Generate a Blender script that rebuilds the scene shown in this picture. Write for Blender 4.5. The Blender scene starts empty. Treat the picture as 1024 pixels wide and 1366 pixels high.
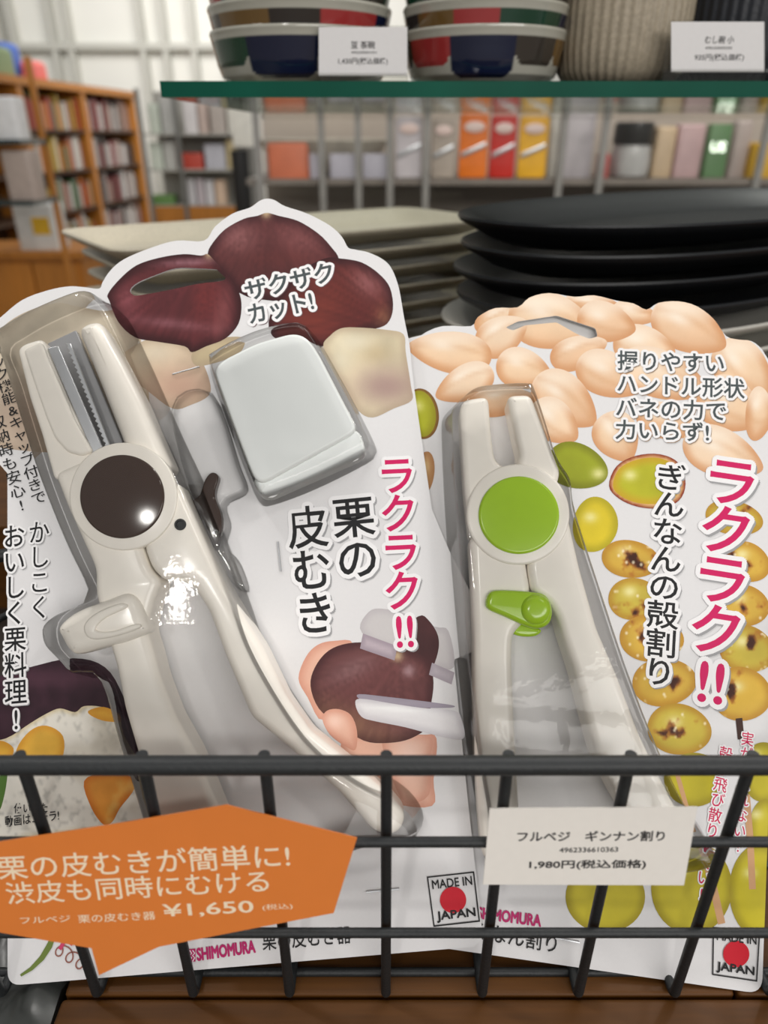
import bpy, bmesh, math, random
import numpy as np
from mathutils import Vector, Matrix
from mathutils.geometry import tessellate_polygon, delaunay_2d_cdt

random.seed(4)
RNG = np.random.default_rng(7)
sc = bpy.context.scene
COL = sc.collection
R = math.radians

# ------------------------------------------------------------------ camera
FPX = 956.0                       # focal length in pixels of the 1024x1366 frame
PITCH = R(27.75)
SN, CS = math.sin(PITCH), math.cos(PITCH)
cam_d = bpy.data.cameras.new('camera')
cam = bpy.data.objects.new('camera', cam_d); COL.objects.link(cam)
cam_d.sensor_fit = 'VERTICAL'; cam_d.sensor_height = 36.0; cam_d.sensor_width = 27.0
cam_d.lens = 36.0 * FPX / 1366.0
cam_d.clip_start = 0.005; cam_d.clip_end = 60
cam.location = (0, 0, 0); cam.rotation_euler = (R(90) - PITCH, 0, 0)
cam_d.dof.use_dof = True; cam_d.dof.focus_distance = 0.222
cam_d.dof.aperture_fstop = cam_d.lens / 2.5
sc.camera = cam

# ------------------------------------------------------------------ view, world, lights
sc.view_settings.view_transform = 'Standard'; sc.view_settings.look = 'None'
sc.view_settings.exposure = -0.42; sc.view_settings.gamma = 1.0
sc.view_settings.use_curve_mapping = False
sc.cycles.use_denoising = True
sc.cycles.max_bounces = 8; sc.cycles.transparent_max_bounces = 24
sc.cycles.caustics_reflective = False; sc.cycles.caustics_refractive = False
sc.cycles.sample_clamp_indirect = 6.0
w = bpy.data.worlds.new('shop_air'); sc.world = w; w.use_nodes = True
w.node_tree.nodes['Background'].inputs[0].default_value = (1.0, 0.985, 0.97, 1)
w.node_tree.nodes['Background'].inputs[1].default_value = 0.45

def lamp(name, loc, target, size, energy, col=(1, .97, .93), size_y=None):
    d = bpy.data.lights.new(name, 'AREA'); d.shape = 'RECTANGLE' if size_y else 'DISK'
    d.size = size
    if size_y: d.size_y = size_y
    d.energy = energy; d.color = col
    o = bpy.data.objects.new(name, d); COL.objects.link(o); o.location = loc
    o.rotation_euler = (Vector(target) - Vector(loc)).to_track_quat('-Z', 'Y').to_euler()
    return o
# ceiling lights of the shop, plus one added frontal fill panel
lamp('ceiling_spot', (-0.62, -1.75, 1.5), (0, .2, -.2), .16, 8)
lamp('ceiling_spot', (0.95, -0.35, 1.6), (0, .2, -.2), .2, 5)
lamp('ceiling_spot', (-0.9, 0.55, 1.6), (0, .2, -.2), .16, 8)
lamp('ceiling_spot', (1.1, 1.3, 1.7), (.4, 1.8, -.2), .16, 12)
lamp('ceiling_or_fill_panel', (0.0, 0.35, 1.75), (0, .3, 0), 1.4, 9, size_y=.6)
lamp('ceiling_or_fill_panel', (1.3, -2.5, 1.15), (0, .2, -.2), 3.0, 68, size_y=1.0)  # fill panel added behind the camera to light the cards from in front
lamp('ceiling_or_fill_panel', (-1.4, 6.3, 1.9), (-1.8, 9.0, .3), 3.0, 120, size_y=1.2)
lamp('ceiling_or_fill_panel', (-1.0, 3.6, 1.8), (-1.9, 5.2, -.2), 2.0, 26, size_y=.6)
lamp('ceiling_or_fill_panel', (.9, 1.0, 1.75), (.5, 2.2, -.1), 1.6, 22, size_y=.6)

# ------------------------------------------------------------------ helpers
def lin(c):
    c = np.asarray(c, float) / 255.0
    return np.where(c <= .04045, c / 12.92, ((c + .055) / 1.055) ** 2.4)
def L3(r, g, b): return tuple(float(x) for x in lin((r, g, b)))

def ray(u, v): return Vector(((u - 512) / FPX, CS + (683 - v) / FPX * SN, -SN + (683 - v) / FPX * CS))
def on_plane(u, v, p, n):
    d = ray(u, v); return d * (Vector(p).dot(n) / d.dot(n))
def on_z(u, v, z): return on_plane(u, v, (0, 0, z), Vector((0, 0, 1)))
def on_y(u, v, y): return on_plane(u, v, (0, y, 0), Vector((0, 1, 0)))

class Frame:
    """a flat card's own axes: x along its foot, y up the card, z out of its face"""
    def __init__(s, P, e1, e2, n):
        s.P, s.e1, s.e2, s.n = Vector(P), Vector(e1), Vector(e2), Vector(n)
    def L(s, pts, h=0.0):
        pts = np.atleast_2d(np.asarray(pts, float))
        d = np.stack([(pts[:, 0] - 512) / FPX, CS + (683 - pts[:, 1]) / FPX * SN, -SN + (683 - pts[:, 1]) / FPX * CS], 1)
        n = np.array(s.n); P = np.array(s.P)
        t = (P @ n + h) / (d @ n)
        X = d * t[:, None] - P
        return np.stack([X @ np.array(s.e1), X @ np.array(s.e2)], 1)
    def matrix(s, x=0, y=0, z=0):
        o = s.P + s.e1 * x + s.e2 * y + s.n * z
        m = Matrix.Identity(4)
        for i in range(3):
            m[i][0], m[i][1], m[i][2], m[i][3] = s.e1[i], s.e2[i], s.n[i], o[i]
        return m

class MB:
    def __init__(s): s.v, s.f, s.c, s.m = [], [], [], []
    def add(s, verts, faces, col=(1, 1, 1), mat=0):
        b = len(s.v)
        s.v.extend([tuple(map(float, p)) for p in verts])
        s.f.extend([tuple(i + b for i in f) for f in faces])
        s.m.extend([mat] * len(faces))
        col = np.asarray(col, float)
        if col.ndim == 1: s.c.extend([tuple(col)] * len(verts))
        else: s.c.extend([tuple(x) for x in col])
    def box(s, x0, x1, y0, y1, z0, z1, col=(1, 1, 1), mat=0):
        v = [(x, y, z) for z in (z0, z1) for y in (y0, y1) for x in (x0, x1)]
        s.add(v, [(0, 2, 3, 1), (4, 5, 7, 6), (0, 1, 5, 4), (2, 6, 7, 3), (0, 4, 6, 2), (1, 3, 7, 5)], col, mat)
    def build(s, name, mats, parent=None, smooth=35, colour=False, off=(0, 0, 0)):
        me = bpy.data.meshes.new(name)
        vs = s.v if not any(off) else [(a - off[0], b - off[1], c - off[2]) for a, b, c in s.v]
        me.from_pydata(vs, [], s.f)
        if not isinstance(mats, (list, tuple)): mats = [mats]
        for m in mats: me.materials.append(m)
        me.polygons.foreach_set('material_index', s.m)
        if colour:
            a = me.color_attributes.new('Col', 'FLOAT_COLOR', 'POINT')
            arr = np.ones((len(s.v), 4), np.float32); arr[:, :3] = np.array(s.c)
            a.data.foreach_set('color', arr.ravel())
        if smooth:
            me.polygons.foreach_set('use_smooth', [True] * len(me.polygons))
            me.set_sharp_from_angle(angle=R(smooth))
        me.update()
        o = bpy.data.objects.new(name, me); COL.objects.link(o)
        if parent: o.parent = parent
        return o

def tag(o, label, cat, group=None):
    o['label'] = label; o['category'] = cat
    if group: o['group'] = group
    return o
def thing(name, label, cat, group=None, matrix=None, loc=None):
    o = bpy.data.objects.new(name, None); COL.objects.link(o); o.empty_display_size = .02
    if matrix is not None: o.matrix_world = matrix
    if loc is not None: o.location = loc
    return tag(o, label, cat, group)
def structure(o): o['kind'] = 'structure'; return o

def closed_smooth(pts, n=4):
    """closed Catmull-Rom through the points"""
    p = np.asarray(pts, float); N = len(p); out = []
    for i in range(N):
        a, b, c, d = p[i - 1], p[i], p[(i + 1) % N], p[(i + 2) % N]
        for k in range(n):
            t = k / n
            out.append(.5 * (2 * b + (c - a) * t + (2 * a - 5 * b + 4 * c - d) * t * t + (3 * b - a - 3 * c + d) * t ** 3))
    return np.array(out)
def round_poly(pts, r, n=5):
    """polygon with rounded corners (radius about r, in the same units)"""
    p = np.asarray(pts, float); N = len(p); out = []
    for i in range(N):
        a, b, c = p[i - 1], p[i], p[(i + 1) % N]
        ri = r[i] if isinstance(r, (list, tuple)) else r
        d1 = min(ri, .48 * np.linalg.norm(a - b)); d2 = min(ri, .48 * np.linalg.norm(c - b))
        s = b + (a - b) / (np.linalg.norm(a - b) + 1e-9) * d1; e = b + (c - b) / (np.linalg.norm(c - b) + 1e-9) * d2
        for k in range(n + 1):
            t = k / n; out.append((1 - t) ** 2 * s + 2 * t * (1 - t) * b + t * t * e)
    return np.array(out)
def area(p): return .5 * float(np.sum(p[:, 0] * np.roll(p[:, 1], -1) - np.roll(p[:, 0], -1) * p[:, 1]))
def resample(p, n):
    p = np.asarray(p, float); q = np.vstack([p, p[:1]])
    d = np.r_[0, np.cumsum(np.linalg.norm(np.diff(q, axis=0), axis=1))]
    t = np.linspace(0, d[-1], n, endpoint=False)
    return np.stack([np.interp(t, d, q[:, 0]), np.interp(t, d, q[:, 1])], 1)
def inset(p, d):
    """move a counter-clockwise outline inwards by d"""
    e = np.roll(p, -1, 0) - p; e /= np.linalg.norm(e, axis=1)[:, None] + 1e-12
    nrm = np.stack([-e[:, 1], e[:, 0]], 1)
    m = nrm + np.roll(nrm, 1, 0); ln = np.linalg.norm(m, axis=1)[:, None]
    m = m / np.maximum(ln, 1e-6)
    k = 1 / np.maximum(np.sum(m * nrm, 1), .6)
    return p + m * (d * k)[:, None]
def ccw(p): return p if area(p) > 0 else p[::-1]

def pillow(mb, outline, z0, z1, bev, steps=5, col=(1, 1, 1), bottom=True, side_in=0.0, mat=0, n=None):
    """closed body over an outline: straight wall, then a rounded shoulder, then a flat top"""
    p = ccw(np.asarray(outline, float))
    if n: p = resample(p, n)
    N = len(p); rings = [(p, z0)]
    bz = min(bev, (z1 - z0) * .98)
    q = inset(p, side_in) if side_in else p
    for k in range(steps + 1):
        a = math.pi / 2 * k / steps
        rings.append((inset(q, bev * (1 - math.cos(a))), z1 - bz + bz * math.sin(a)))
    v = []; f = []
    for ring, z in rings: v += [(x, y, z) for x, y in ring]
    for i in range(len(rings) - 1):
        for j in range(N):
            k = (j + 1) % N
            f.append((i * N + j, i * N + k, (i + 1) * N + k, (i + 1) * N + j))
    f += cap(rings[-1][0], (len(rings) - 1) * N)
    if bottom: f += [t[::-1] for t in cap(p, 0)]
    mb.add(v, f, col, mat)
def cap(ring, base):
    t = tessellate_polygon([[Vector((x, y, 0)) for x, y in ring]])
    out = []
    for a, b, c in t:
        A = (ring[b][0] - ring[a][0]) * (ring[c][1] - ring[a][1]) - (ring[c][0] - ring[a][0]) * (ring[b][1] - ring[a][1])
        out.append((a + base, b + base, c + base) if A > 0 else (a + base, c + base, b + base))
    return out
def tube(mb, pts, r, n=10, col=(1, 1, 1), closed=False, mat=0):
    P = [Vector(p) for p in pts]; N = len(P); v = []; f = []; prev = None
    for i, p in enumerate(P):
        t = ((P[(i + 1) % N] if closed or i < N - 1 else p) - (P[i - 1] if closed or i > 0 else p)).normalized()
        if prev is None:
            a = t.orthogonal().normalized()
        else:
            a = (prev - t * prev.dot(t)).normalized()
        prev = a; b = t.cross(a)
        for k in range(n):
            g = 2 * math.pi * k / n; v.append(p + (a * math.cos(g) + b * math.sin(g)) * r)
    for i in range(N if closed else N - 1):
        j = (i + 1) % N
        for k in range(n):
            m = (k + 1) % n; f.append((i * n + k, i * n + m, j * n + m, j * n + k))
    if not closed: f += [tuple(range(n))[::-1], tuple((N - 1) * n + k for k in range(n))]
    mb.add(v, f, col, mat)
def lathe(mb, prof, n=64, sx=1, sy=1, ribs=0, amp=0, col=(1, 1, 1), mat=0, colfn=None):
    v = []; f = []; c = []
    for (r, z) in prof:
        for k in range(n):
            a = 2 * math.pi * k / n; rr = r * (1 + (amp * math.cos(ribs * a) if ribs else 0))
            v.append((rr * math.cos(a) * sx, rr * math.sin(a) * sy, z))
            if colfn: c.append(colfn(a, r, z, len(v) // n))
    for i in range(len(prof) - 1):
        for k in range(n):
            m = (k + 1) % n; f.append((i * n + k, i * n + m, (i + 1) * n + m, (i + 1) * n + k))
    f.append(tuple(range(n))[::-1]); f.append(tuple((len(prof) - 1) * n + k for k in range(n)))
    mb.add(v, f, np.array(c) if colfn else col, mat)

# ------------------------------------------------------------------ materials
def mat(name, col=(.8, .8, .8), rough=.5, metal=0, noise=0.0, nscale=200, bump=0.0, attr=False, coat=0, emit=0, sss=0, spec=.5, stretch=(1, 1, 1), space='Object', noise_rough=0):
    m = bpy.data.materials.new(name); m.use_nodes = True; nt = m.node_tree; b = nt.nodes['Principled BSDF']
    b.inputs['Roughness'].default_value = rough; b.inputs['Metallic'].default_value = metal
    b.inputs['Coat Weight'].default_value = coat; b.inputs['Coat Roughness'].default_value = .12
    b.inputs['Specular IOR Level'].default_value = spec
    if sss: b.inputs['Subsurface Weight'].default_value = sss; b.inputs['Subsurface Radius'].default_value = (.004, .004, .004); b.inputs['Subsurface Scale'].default_value = 1
    tc = nt.nodes.new('ShaderNodeTexCoord'); mp = nt.nodes.new('ShaderNodeMapping'); mp.inputs['Scale'].default_value = stretch
    nt.links.new(tc.outputs[space], mp.inputs[0])
    tx = nt.nodes.new('ShaderNodeTexNoise'); tx.inputs['Scale'].default_value = nscale; tx.inputs['Detail'].default_value = 4
    nt.links.new(mp.outputs[0], tx.inputs['Vector'])
    mr = nt.nodes.new('ShaderNodeMapRange'); mr.inputs['From Min'].default_value = .25; mr.inputs['From Max'].default_value = .75
    mr.inputs['To Min'].default_value = 1 - noise; mr.inputs['To Max'].default_value = 1 + noise * .6
    nt.links.new(tx.outputs[0], mr.inputs['Value'])
    mx = nt.nodes.new('ShaderNodeVectorMath'); mx.operation = 'SCALE'
    nt.links.new(mr.outputs[0], mx.inputs['Scale'])
    if attr:
        at = nt.nodes.new('ShaderNodeAttribute'); at.attribute_name = 'Col'; nt.links.new(at.outputs['Color'], mx.inputs[0])
    else: mx.inputs[0].default_value = col[:3]
    nt.links.new(mx.outputs[0], b.inputs['Base Color'])
    if emit:
        nt.links.new(mx.outputs[0], b.inputs['Emission Color']); b.inputs['Emission Strength'].default_value = emit
    if bump:
        bp = nt.nodes.new('ShaderNodeBump'); bp.inputs['Strength'].default_value = bump; bp.inputs['Distance'].default_value = .001
        nt.links.new(tx.outputs[0], bp.inputs['Height']); nt.links.new(bp.outputs[0], b.inputs['Normal'])
    return m

def clear_plastic(name, tint=(.985, .985, .98), edge=(.66, .66, .65), bump=.25, nscale=60, gloss=.9, rough=.04):
    """thin clear sheet: lets light straight through, greyer and shinier at a grazing angle"""
    m = bpy.data.materials.new(name); m.use_nodes = True; nt = m.node_tree; nt.nodes.clear()
    out = nt.nodes.new('ShaderNodeOutputMaterial'); mix = nt.nodes.new('ShaderNodeMixShader')
    tr = nt.nodes.new('ShaderNodeBsdfTransparent'); gl = nt.nodes.new('ShaderNodeBsdfGlossy')
    gl.inputs['Roughness'].default_value = rough
    tc = nt.nodes.new('ShaderNodeTexCoord'); tx = nt.nodes.new('ShaderNodeTexNoise'); tx.inputs['Scale'].default_value = nscale; tx.inputs['Detail'].default_value = 3
    nt.links.new(tc.outputs['Object'], tx.inputs['Vector'])
    bp = nt.nodes.new('ShaderNodeBump'); bp.inputs['Strength'].default_value = bump; bp.inputs['Distance'].default_value = .001
    nt.links.new(tx.outputs[0], bp.inputs['Height']); nt.links.new(bp.outputs[0], gl.inputs['Normal'])
    lw = nt.nodes.new('ShaderNodeLayerWeight'); lw.inputs['Blend'].default_value = .28
    nt.links.new(bp.outputs[0], lw.inputs['Normal'])
    mc = nt.nodes.new('ShaderNodeMix'); mc.data_type = 'RGBA'
    pw = nt.nodes.new('ShaderNodeMath'); pw.operation = 'POWER'; pw.inputs[1].default_value = 2.5
    lf = nt.nodes.new('ShaderNodeLayerWeight'); lf.inputs['Blend'].default_value = .5
    nt.links.new(lf.outputs['Facing'], pw.inputs[0]); nt.links.new(pw.outputs[0], mc.inputs[0])
    mc.inputs[6].default_value = (*tint, 1); mc.inputs[7].default_value = (*edge, 1)
    nt.links.new(mc.outputs[2], tr.inputs[0])
    mu = nt.nodes.new('ShaderNodeMath'); mu.operation = 'MULTIPLY'; mu.inputs[1].default_value = gloss
    nt.links.new(lw.outputs['Fresnel'], mu.inputs[0]); nt.links.new(mu.outputs[0], mix.inputs[0])
    nt.links.new(tr.outputs[0], mix.inputs[1]); nt.links.new(gl.outputs[0], mix.inputs[2]); nt.links.new(mix.outputs[0], out.inputs[0])
    return m

M = {}
M['print'] = mat('printed_card', attr=True, rough=.55, noise=.015, nscale=900, coat=.03, spec=.25)
M['gloss_print'] = mat('laminated_card', attr=True, rough=.3, noise=.02, nscale=120, bump=.12, coat=.5)
M['paper_print'] = mat('paper_label', attr=True, rough=.6, noise=.02, nscale=400)
M['cream'] = mat('cream_plastic', L3(243, 237, 227), rough=.32, noise=.02, nscale=300, coat=.3)
M['cap'] = mat('translucent_white_plastic', L3(244, 248, 247), rough=.35, noise=.01, nscale=100)
M['caplip'] = clear_plastic('clear_cap_lip', tint=(.93, .94, .93), bump=.1)
M['brown'] = mat('dark_brown_plastic', L3(66, 50, 43), rough=.1, noise=.04, nscale=300, coat=0)
M['green'] = mat('lime_green_plastic', L3(166, 208, 24), rough=.2, noise=.03, nscale=300, coat=.4)
M['steel'] = mat('blade_steel', L3(205, 207, 210), rough=.28, metal=.85, noise=.05, nscale=500, stretch=(1, .1, 1))
M['darksteel'] = mat('recess_grey', L3(150, 150, 152), rough=.4, metal=.3, noise=.03)
M['wire'] = mat('black_coated_wire', L3(30, 33, 35), rough=.5, noise=.15, nscale=900, bump=.15)
M['blister'] = clear_plastic('clear_blister_plastic', bump=.14, nscale=130)
M['wood'] = mat('brown_wood', L3(86, 52, 16), rough=.5, noise=.35, nscale=18, stretch=(1, 14, 14), bump=.1, spec=.25)
M['darkplastic'] = mat('dark_grey_film', L3(62, 64, 62), rough=.3, noise=.3, nscale=40, bump=.6)
M['black_plate'] = mat('black_glaze', L3(27, 29, 32), rough=.4, spec=.3, noise=.2, nscale=500, bump=.1)
M['grey_plate'] = mat('grey_white_glaze', L3(206, 203, 194), rough=.4, noise=.06, nscale=500, bump=.1)
M['beige_plate'] = mat('speckled_beige_glaze', L3(196, 188, 168), rough=.38, noise=.16, nscale=700, bump=.15)

# ------------------------------------------------------------------ where things stand
LEAN = R(36.2)
T_UP = Vector((0, math.sin(LEAN), math.cos(LEAN))); N_OUT = Vector((0, -math.cos(LEAN), math.sin(LEAN)))
P_MID = Vector((0, CS, -SN)) * .236
def turned(P, ex, t, n, phi):
    e1 = ex * math.cos(phi) + t * math.sin(phi); e2 = t * math.cos(phi) - ex * math.sin(phi)
    return Frame(P, e1, e2, n)
X = Vector((1, 0, 0))
c1a = on_plane(10, 1315, P_MID, N_OUT); c1b = on_plane(645, 1262, P_MID, N_OUT)
F1 = turned(c1a, X, T_UP, N_OUT, math.atan2((c1b - c1a).dot(T_UP), (c1b - c1a).dot(X)))
YAW = R(2.9)
EX2 = X * math.cos(YAW) + N_OUT * math.sin(YAW); N2 = N_OUT * math.cos(YAW) - X * math.sin(YAW)
c2b = on_plane(1015, 1325, P_MID, N_OUT) + N_OUT * .0004
c2a = on_plane(558, 1260, c2b, N2)
_phi2 = math.atan2((c2b - c2a).dot(T_UP), (c2b - c2a).dot(EX2))
F2 = turned(c2b, EX2, T_UP, N2, _phi2)
YW = .1213                          # front wall of the basket
ZW = -.2272                         # top of the wooden board
ZT = ZW - .018                      # table under it
ZFLOOR = -1.0

# ------------------------------------------------------------------ print: pictures and lettering on a card
LAY = 3e-6
def vnoise(P, s, seed=0):
    q = np.asarray(P, float) / s; i = np.floor(q).astype(int); f = q - i; f = f * f * (3 - 2 * f)
    def h(a, b):
        x = np.sin(a * 127.1 + b * 311.7 + seed * 74.7) * 43758.5453
        return x - np.floor(x)
    a = h(i[:, 0], i[:, 1]); b = h(i[:, 0] + 1, i[:, 1]); c = h(i[:, 0], i[:, 1] + 1); d = h(i[:, 0] + 1, i[:, 1] + 1)
    return (a * (1 - f[:, 0]) + b * f[:, 0]) * (1 - f[:, 1]) + (c * (1 - f[:, 0]) + d * f[:, 0]) * f[:, 1]
def fbm(P, s, seed=0): return .6 * vnoise(P, s, seed) + .28 * vnoise(P, s / 2.1, seed + 3) + .12 * vnoise(P, s / 4.3, seed + 5)
def smooth(x, a, b):
    t = np.clip((x - a) / (b - a), 0, 1); return t * t * (3 - 2 * t)
def mixc(A, B, t): return A + (np.asarray(B, float) - A) * np.asarray(t)[:, None]
def blob(P, cx, cy, rx, ry=None, rot=0):
    ry = ry or rx; c, s = math.cos(R(rot)), math.sin(R(rot)); x, y = P[:, 0] - cx, P[:, 1] - cy
    return np.exp(-(((c * x + s * y) / rx) ** 2 + ((-s * x + c * y) / ry) ** 2))
def inside(P, poly):
    x, y = P[:, 0], P[:, 1]; r = np.zeros(len(P), bool); q = np.roll(poly, -1, 0)
    for (x0, y0), (x1, y1) in zip(poly, q):
        c = ((y0 > y) != (y1 > y)); r ^= c & (x < (x1 - x0) * (y - y0) / (y1 - y0 + 1e-12) + x0)
    return r
def edge_dist(P, poly):
    d = np.full(len(P), 1e9); q = np.roll(poly, -1, 0)
    for a, b in zip(poly, q):
        e = b - a; t = np.clip(((P - a) @ e) / (e @ e + 1e-12), 0, 1)
        d = np.minimum(d, np.linalg.norm(P - a - t[:, None] * e, axis=1))
    return d

class Card:
    """one printed card: a die-cut slab with its picture and lettering, all one mesh"""
    def __init__(s, frame, outline, hole, thick=.0006, clip=True):
        s.F, s.mb, s.layer = frame, MB(), 1
        s.out, s.hole = np.asarray(outline, float), None if hole is None else np.asarray(hole, float)
        loops = [frame.L(s.out)] + ([] if hole is None else [frame.L(s.hole)])
        flat = np.vstack(loops); tri = tessellate_polygon([[Vector((x, y, 0)) for x, y in l] for l in loops])
        white = lin((226, 225, 226)); n = len(flat); f = []
        for a, b, c in tri:
            A = (flat[b][0] - flat[a][0]) * (flat[c][1] - flat[a][1]) - (flat[c][0] - flat[a][0]) * (flat[b][1] - flat[a][1])
            if A < 0: b, c = c, b
            f.append((a, b, c)); f.append((n + a, n + c, n + b))
        k = 0
        for l in loops:
            N = len(l); up = area(l) > 0
            for j in range(N):
                a, b = k + j, k + (j + 1) % N
                q = (a, n + a, n + b, b); f.append(q if (up ^ (k > 0)) else q[::-1])
            k += N
        s.mb.add([(x, y, 0) for x, y in flat] + [(x, y, -thick) for x, y in flat], f, white)
    def next(s, k=1.0): s.layer += k; return s.layer * LAY
    def patch(s, outline, fn, step=6, clip=False, hole=False):
        out = np.asarray(outline, float); z = s.next()
        lo, hi = out.min(0), out.max(0)
        gx, gy = np.meshgrid(np.arange(lo[0], hi[0], step), np.arange(lo[1], hi[1], step))
        gx = gx + (np.arange(gx.shape[0]) % 2)[:, None] * step * .5
        G = np.stack([gx.ravel(), gy.ravel()], 1)
        G = G[inside(G, out)]
        if len(G): G = G[edge_dist(G, out) > step * .35]
        loops = [out] + ([s.out] if clip else []) + ([s.hole] if hole else [])
        V, E = [], []
        for l in loops:
            b = len(V); V += [tuple(p) for p in l]; E += [(b + i, b + (i + 1) % len(l)) for i in range(len(l))]
        V += [tuple(p) for p in G]
        r = delaunay_2d_cdt([Vector(p) for p in V], E, [], 0, 1e-4)
        P = np.array([tuple(p) for p in r[0]]); T = np.array([t for t in r[2] if len(t) == 3])
        C = P[T].mean(1); ok = inside(C, out)
        if clip: ok &= inside(C, s.out)
        if hole: ok &= ~inside(C, s.hole)
        T = T[ok]; used, inv = np.unique(T.ravel(), return_inverse=True); T = inv.reshape(-1, 3); P = P[used]
        col = np.clip(fn(P, edge_dist(P, out)), 0, 255)
        Q = s.F.L(P)
        a = (Q[T[:, 1]] - Q[T[:, 0]]); b = (Q[T[:, 2]] - Q[T[:, 0]])
        flip = a[:, 0] * b[:, 1] - a[:, 1] * b[:, 0] < 0
        T[flip] = T[flip][:, [0, 2, 1]]
        s.mb.add([(x, y, z) for x, y in Q], T.tolist(), lin(col))
    def flat(s, outline, col): s.flat_local(s.F.L(outline), col)
    def flat_local(s, q, col):
        q = ccw(np.asarray(q)); z = s.next()
        s.mb.add([(x, y, z) for x, y in q], cap(q, 0), lin(col))
    def stroke(s, pts, wid, col):
        p = np.asarray(pts, float); d = np.gradient(p, axis=0); d /= np.linalg.norm(d, axis=1)[:, None]
        nn = np.stack([-d[:, 1], d[:, 0]], 1); wv = np.broadcast_to(np.asarray(wid, float), (len(p),))[:, None] / 2
        A, B = s.F.L(p + nn * wv), s.F.L(p - nn * wv); z = s.next(); N = len(p)
        s.mb.add([(x, y, z) for x, y in np.vstack([A, B])], [(i, i + 1, N + i + 1, N + i) for i in range(N - 1)], lin(col))
    def text(s, body, a, b, height, col, bold=.0, halo=None, halo_w=.09, shadow=None, vertical=False, width=None, pitch=1.0, taper=None):
        """lettering between two points of the card; a/b: middle of its start and end edges"""
        A, B = s.F.L([a])[0], s.F.L([b])[0]
        me = glyphs(('\n'.join(body) if vertical else body), bold, vertical, pitch)
        V, T = me
        lo, hi = V.min(0), V.max(0); V = (V - (lo + hi) / 2) / (hi - lo)
        ax = B - A; ln = np.linalg.norm(ax); ax = ax / ln; ay = np.array([-ax[1], ax[0]])
        mid = (a[0] + b[0]) / 2, (a[1] + b[1]) / 2
        px = np.linalg.norm(s.F.L([(mid[0] + 10, mid[1])])[0] - s.F.L([(mid[0], mid[1])])[0]) / 10
        h = height * px
        if vertical: U = np.outer(-V[:, 1] * ln, ax) + np.outer(V[:, 0] * h, ay); unit = h
        else: U = np.outer(V[:, 0] * ln, ax) + np.outer(V[:, 1] * h, ay); unit = h
        U = U + (A + B) / 2
        def put(off, c, z): s.mb.add([(x + off[0], y + off[1], z) for x, y in U], T, lin(c))
        if shadow is not None:
            for k in range(12):
                z = s.next(.25); g = k * math.pi / 6; put((unit * (halo_w * .8 * math.cos(g) + .05), unit * (halo_w * .8 * math.sin(g) - .055)), shadow, z)
        if halo is not None:
            for k in range(16):
                z = s.next(.25); g = k * math.pi / 8; put((unit * halo_w * math.cos(g), unit * halo_w * math.sin(g)), halo, z)
        put((0, 0), col, s.next())

_gl = {}
def glyphs(body, bold, vertical, pitch):
    key = (body, bold, vertical, pitch)
    if key in _gl: return _gl[key]
    cu = bpy.data.curves.new('lettering', 'FONT'); cu.body = body; cu.size = 1; cu.resolution_u = 3
    cu.offset = bold; cu.fill_mode = 'FRONT'; cu.align_x = 'CENTER' if vertical else 'LEFT'
    cu.space_line = pitch; cu.space_character = 1 if vertical else pitch
    o = bpy.data.objects.new('lettering', cu); COL.objects.link(o)
    dg = bpy.context.evaluated_depsgraph_get(); me = o.evaluated_get(dg).to_mesh()
    V = np.array([v.co[:2] for v in me.vertices]); me.calc_loop_triangles()
    T = [tuple(t.vertices) for t in me.loop_triangles]
    out = []
    for a, b, c in T:
        A = (V[b][0] - V[a][0]) * (V[c][1] - V[a][1]) - (V[c][0] - V[a][0]) * (V[b][1] - V[a][1])
        out.append((a, b, c) if A > 0 else (a, c, b))
    o.evaluated_get(dg).to_mesh_clear()
    bpy.data.objects.remove(o); bpy.data.curves.remove(cu)
    _gl[key] = (V, out); return _gl[key]

# ================================================================== THE SETTING
def room():
    m_floor = mat('shop_floor', L3(150, 140, 128), rough=.35, noise=.1, nscale=3)
    m_wall = mat('white_wall', L3(238, 238, 232), rough=.6, noise=.02, nscale=4)
    m_post = mat('pale_grey_post', L3(196, 196, 188), rough=.4, noise=.03)
    b = MB(); b.box(-6, 6, -3, 9.2, ZFLOOR - .05, ZFLOOR); structure(b.build('floor', m_floor, smooth=0))
    b = MB(); b.box(-6, 6, 9.0, 9.1, ZFLOOR, 2.2); structure(b.build('wall_back', m_wall, smooth=0))
    b = MB(); b.box(-6.1, -6, -3, 9.1, ZFLOOR, 2.2); structure(b.build('wall_left', m_wall, smooth=0))
    # uprights and rails on the white back wall
    k = 0
    for u in (2, 20, 72, 94, 190, 220, 258, 300, 330):
        p = on_y(u, 60, 8.9)
        b = MB(); b.box(p.x - .03, p.x + .03, 8.88, 9.0, ZFLOOR, 2.15)
        k += 1; structure(b.build('trim_%d' % k, m_post, smooth=0))
    p = on_y(100, 63, 8.9); b = MB(); b.box(-4.6, -1.2, 8.87, 9.0, p.z - .025, p.z + .035)
    k += 1; structure(b.build('trim_%d' % k, m_post, smooth=0))
room()

# ------------------------------------------------------------------ the display table
dark = mat('dark_table_top', L3(52, 46, 42), rough=.5, noise=.2, nscale=8)
tb = thing('display_table', 'dark display table under the basket and the plates', 'table', loc=(0, .42, ZFLOOR))
def local(b, name, m, parent, **k):
    return b.build(name, m, parent, off=tuple(parent.location), **k)
b = MB(); b.box(-.7, .8, .02, .84, ZT - .03, ZT); local(b, 'table_top', dark, tb)
for x in (-.66, .76):
    for y in (.06, .80):
        b = MB(); b.box(x - .025, x + .025, y - .025, y + .025, ZFLOOR, ZT - .03); local(b, 'leg', dark, tb)

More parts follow.
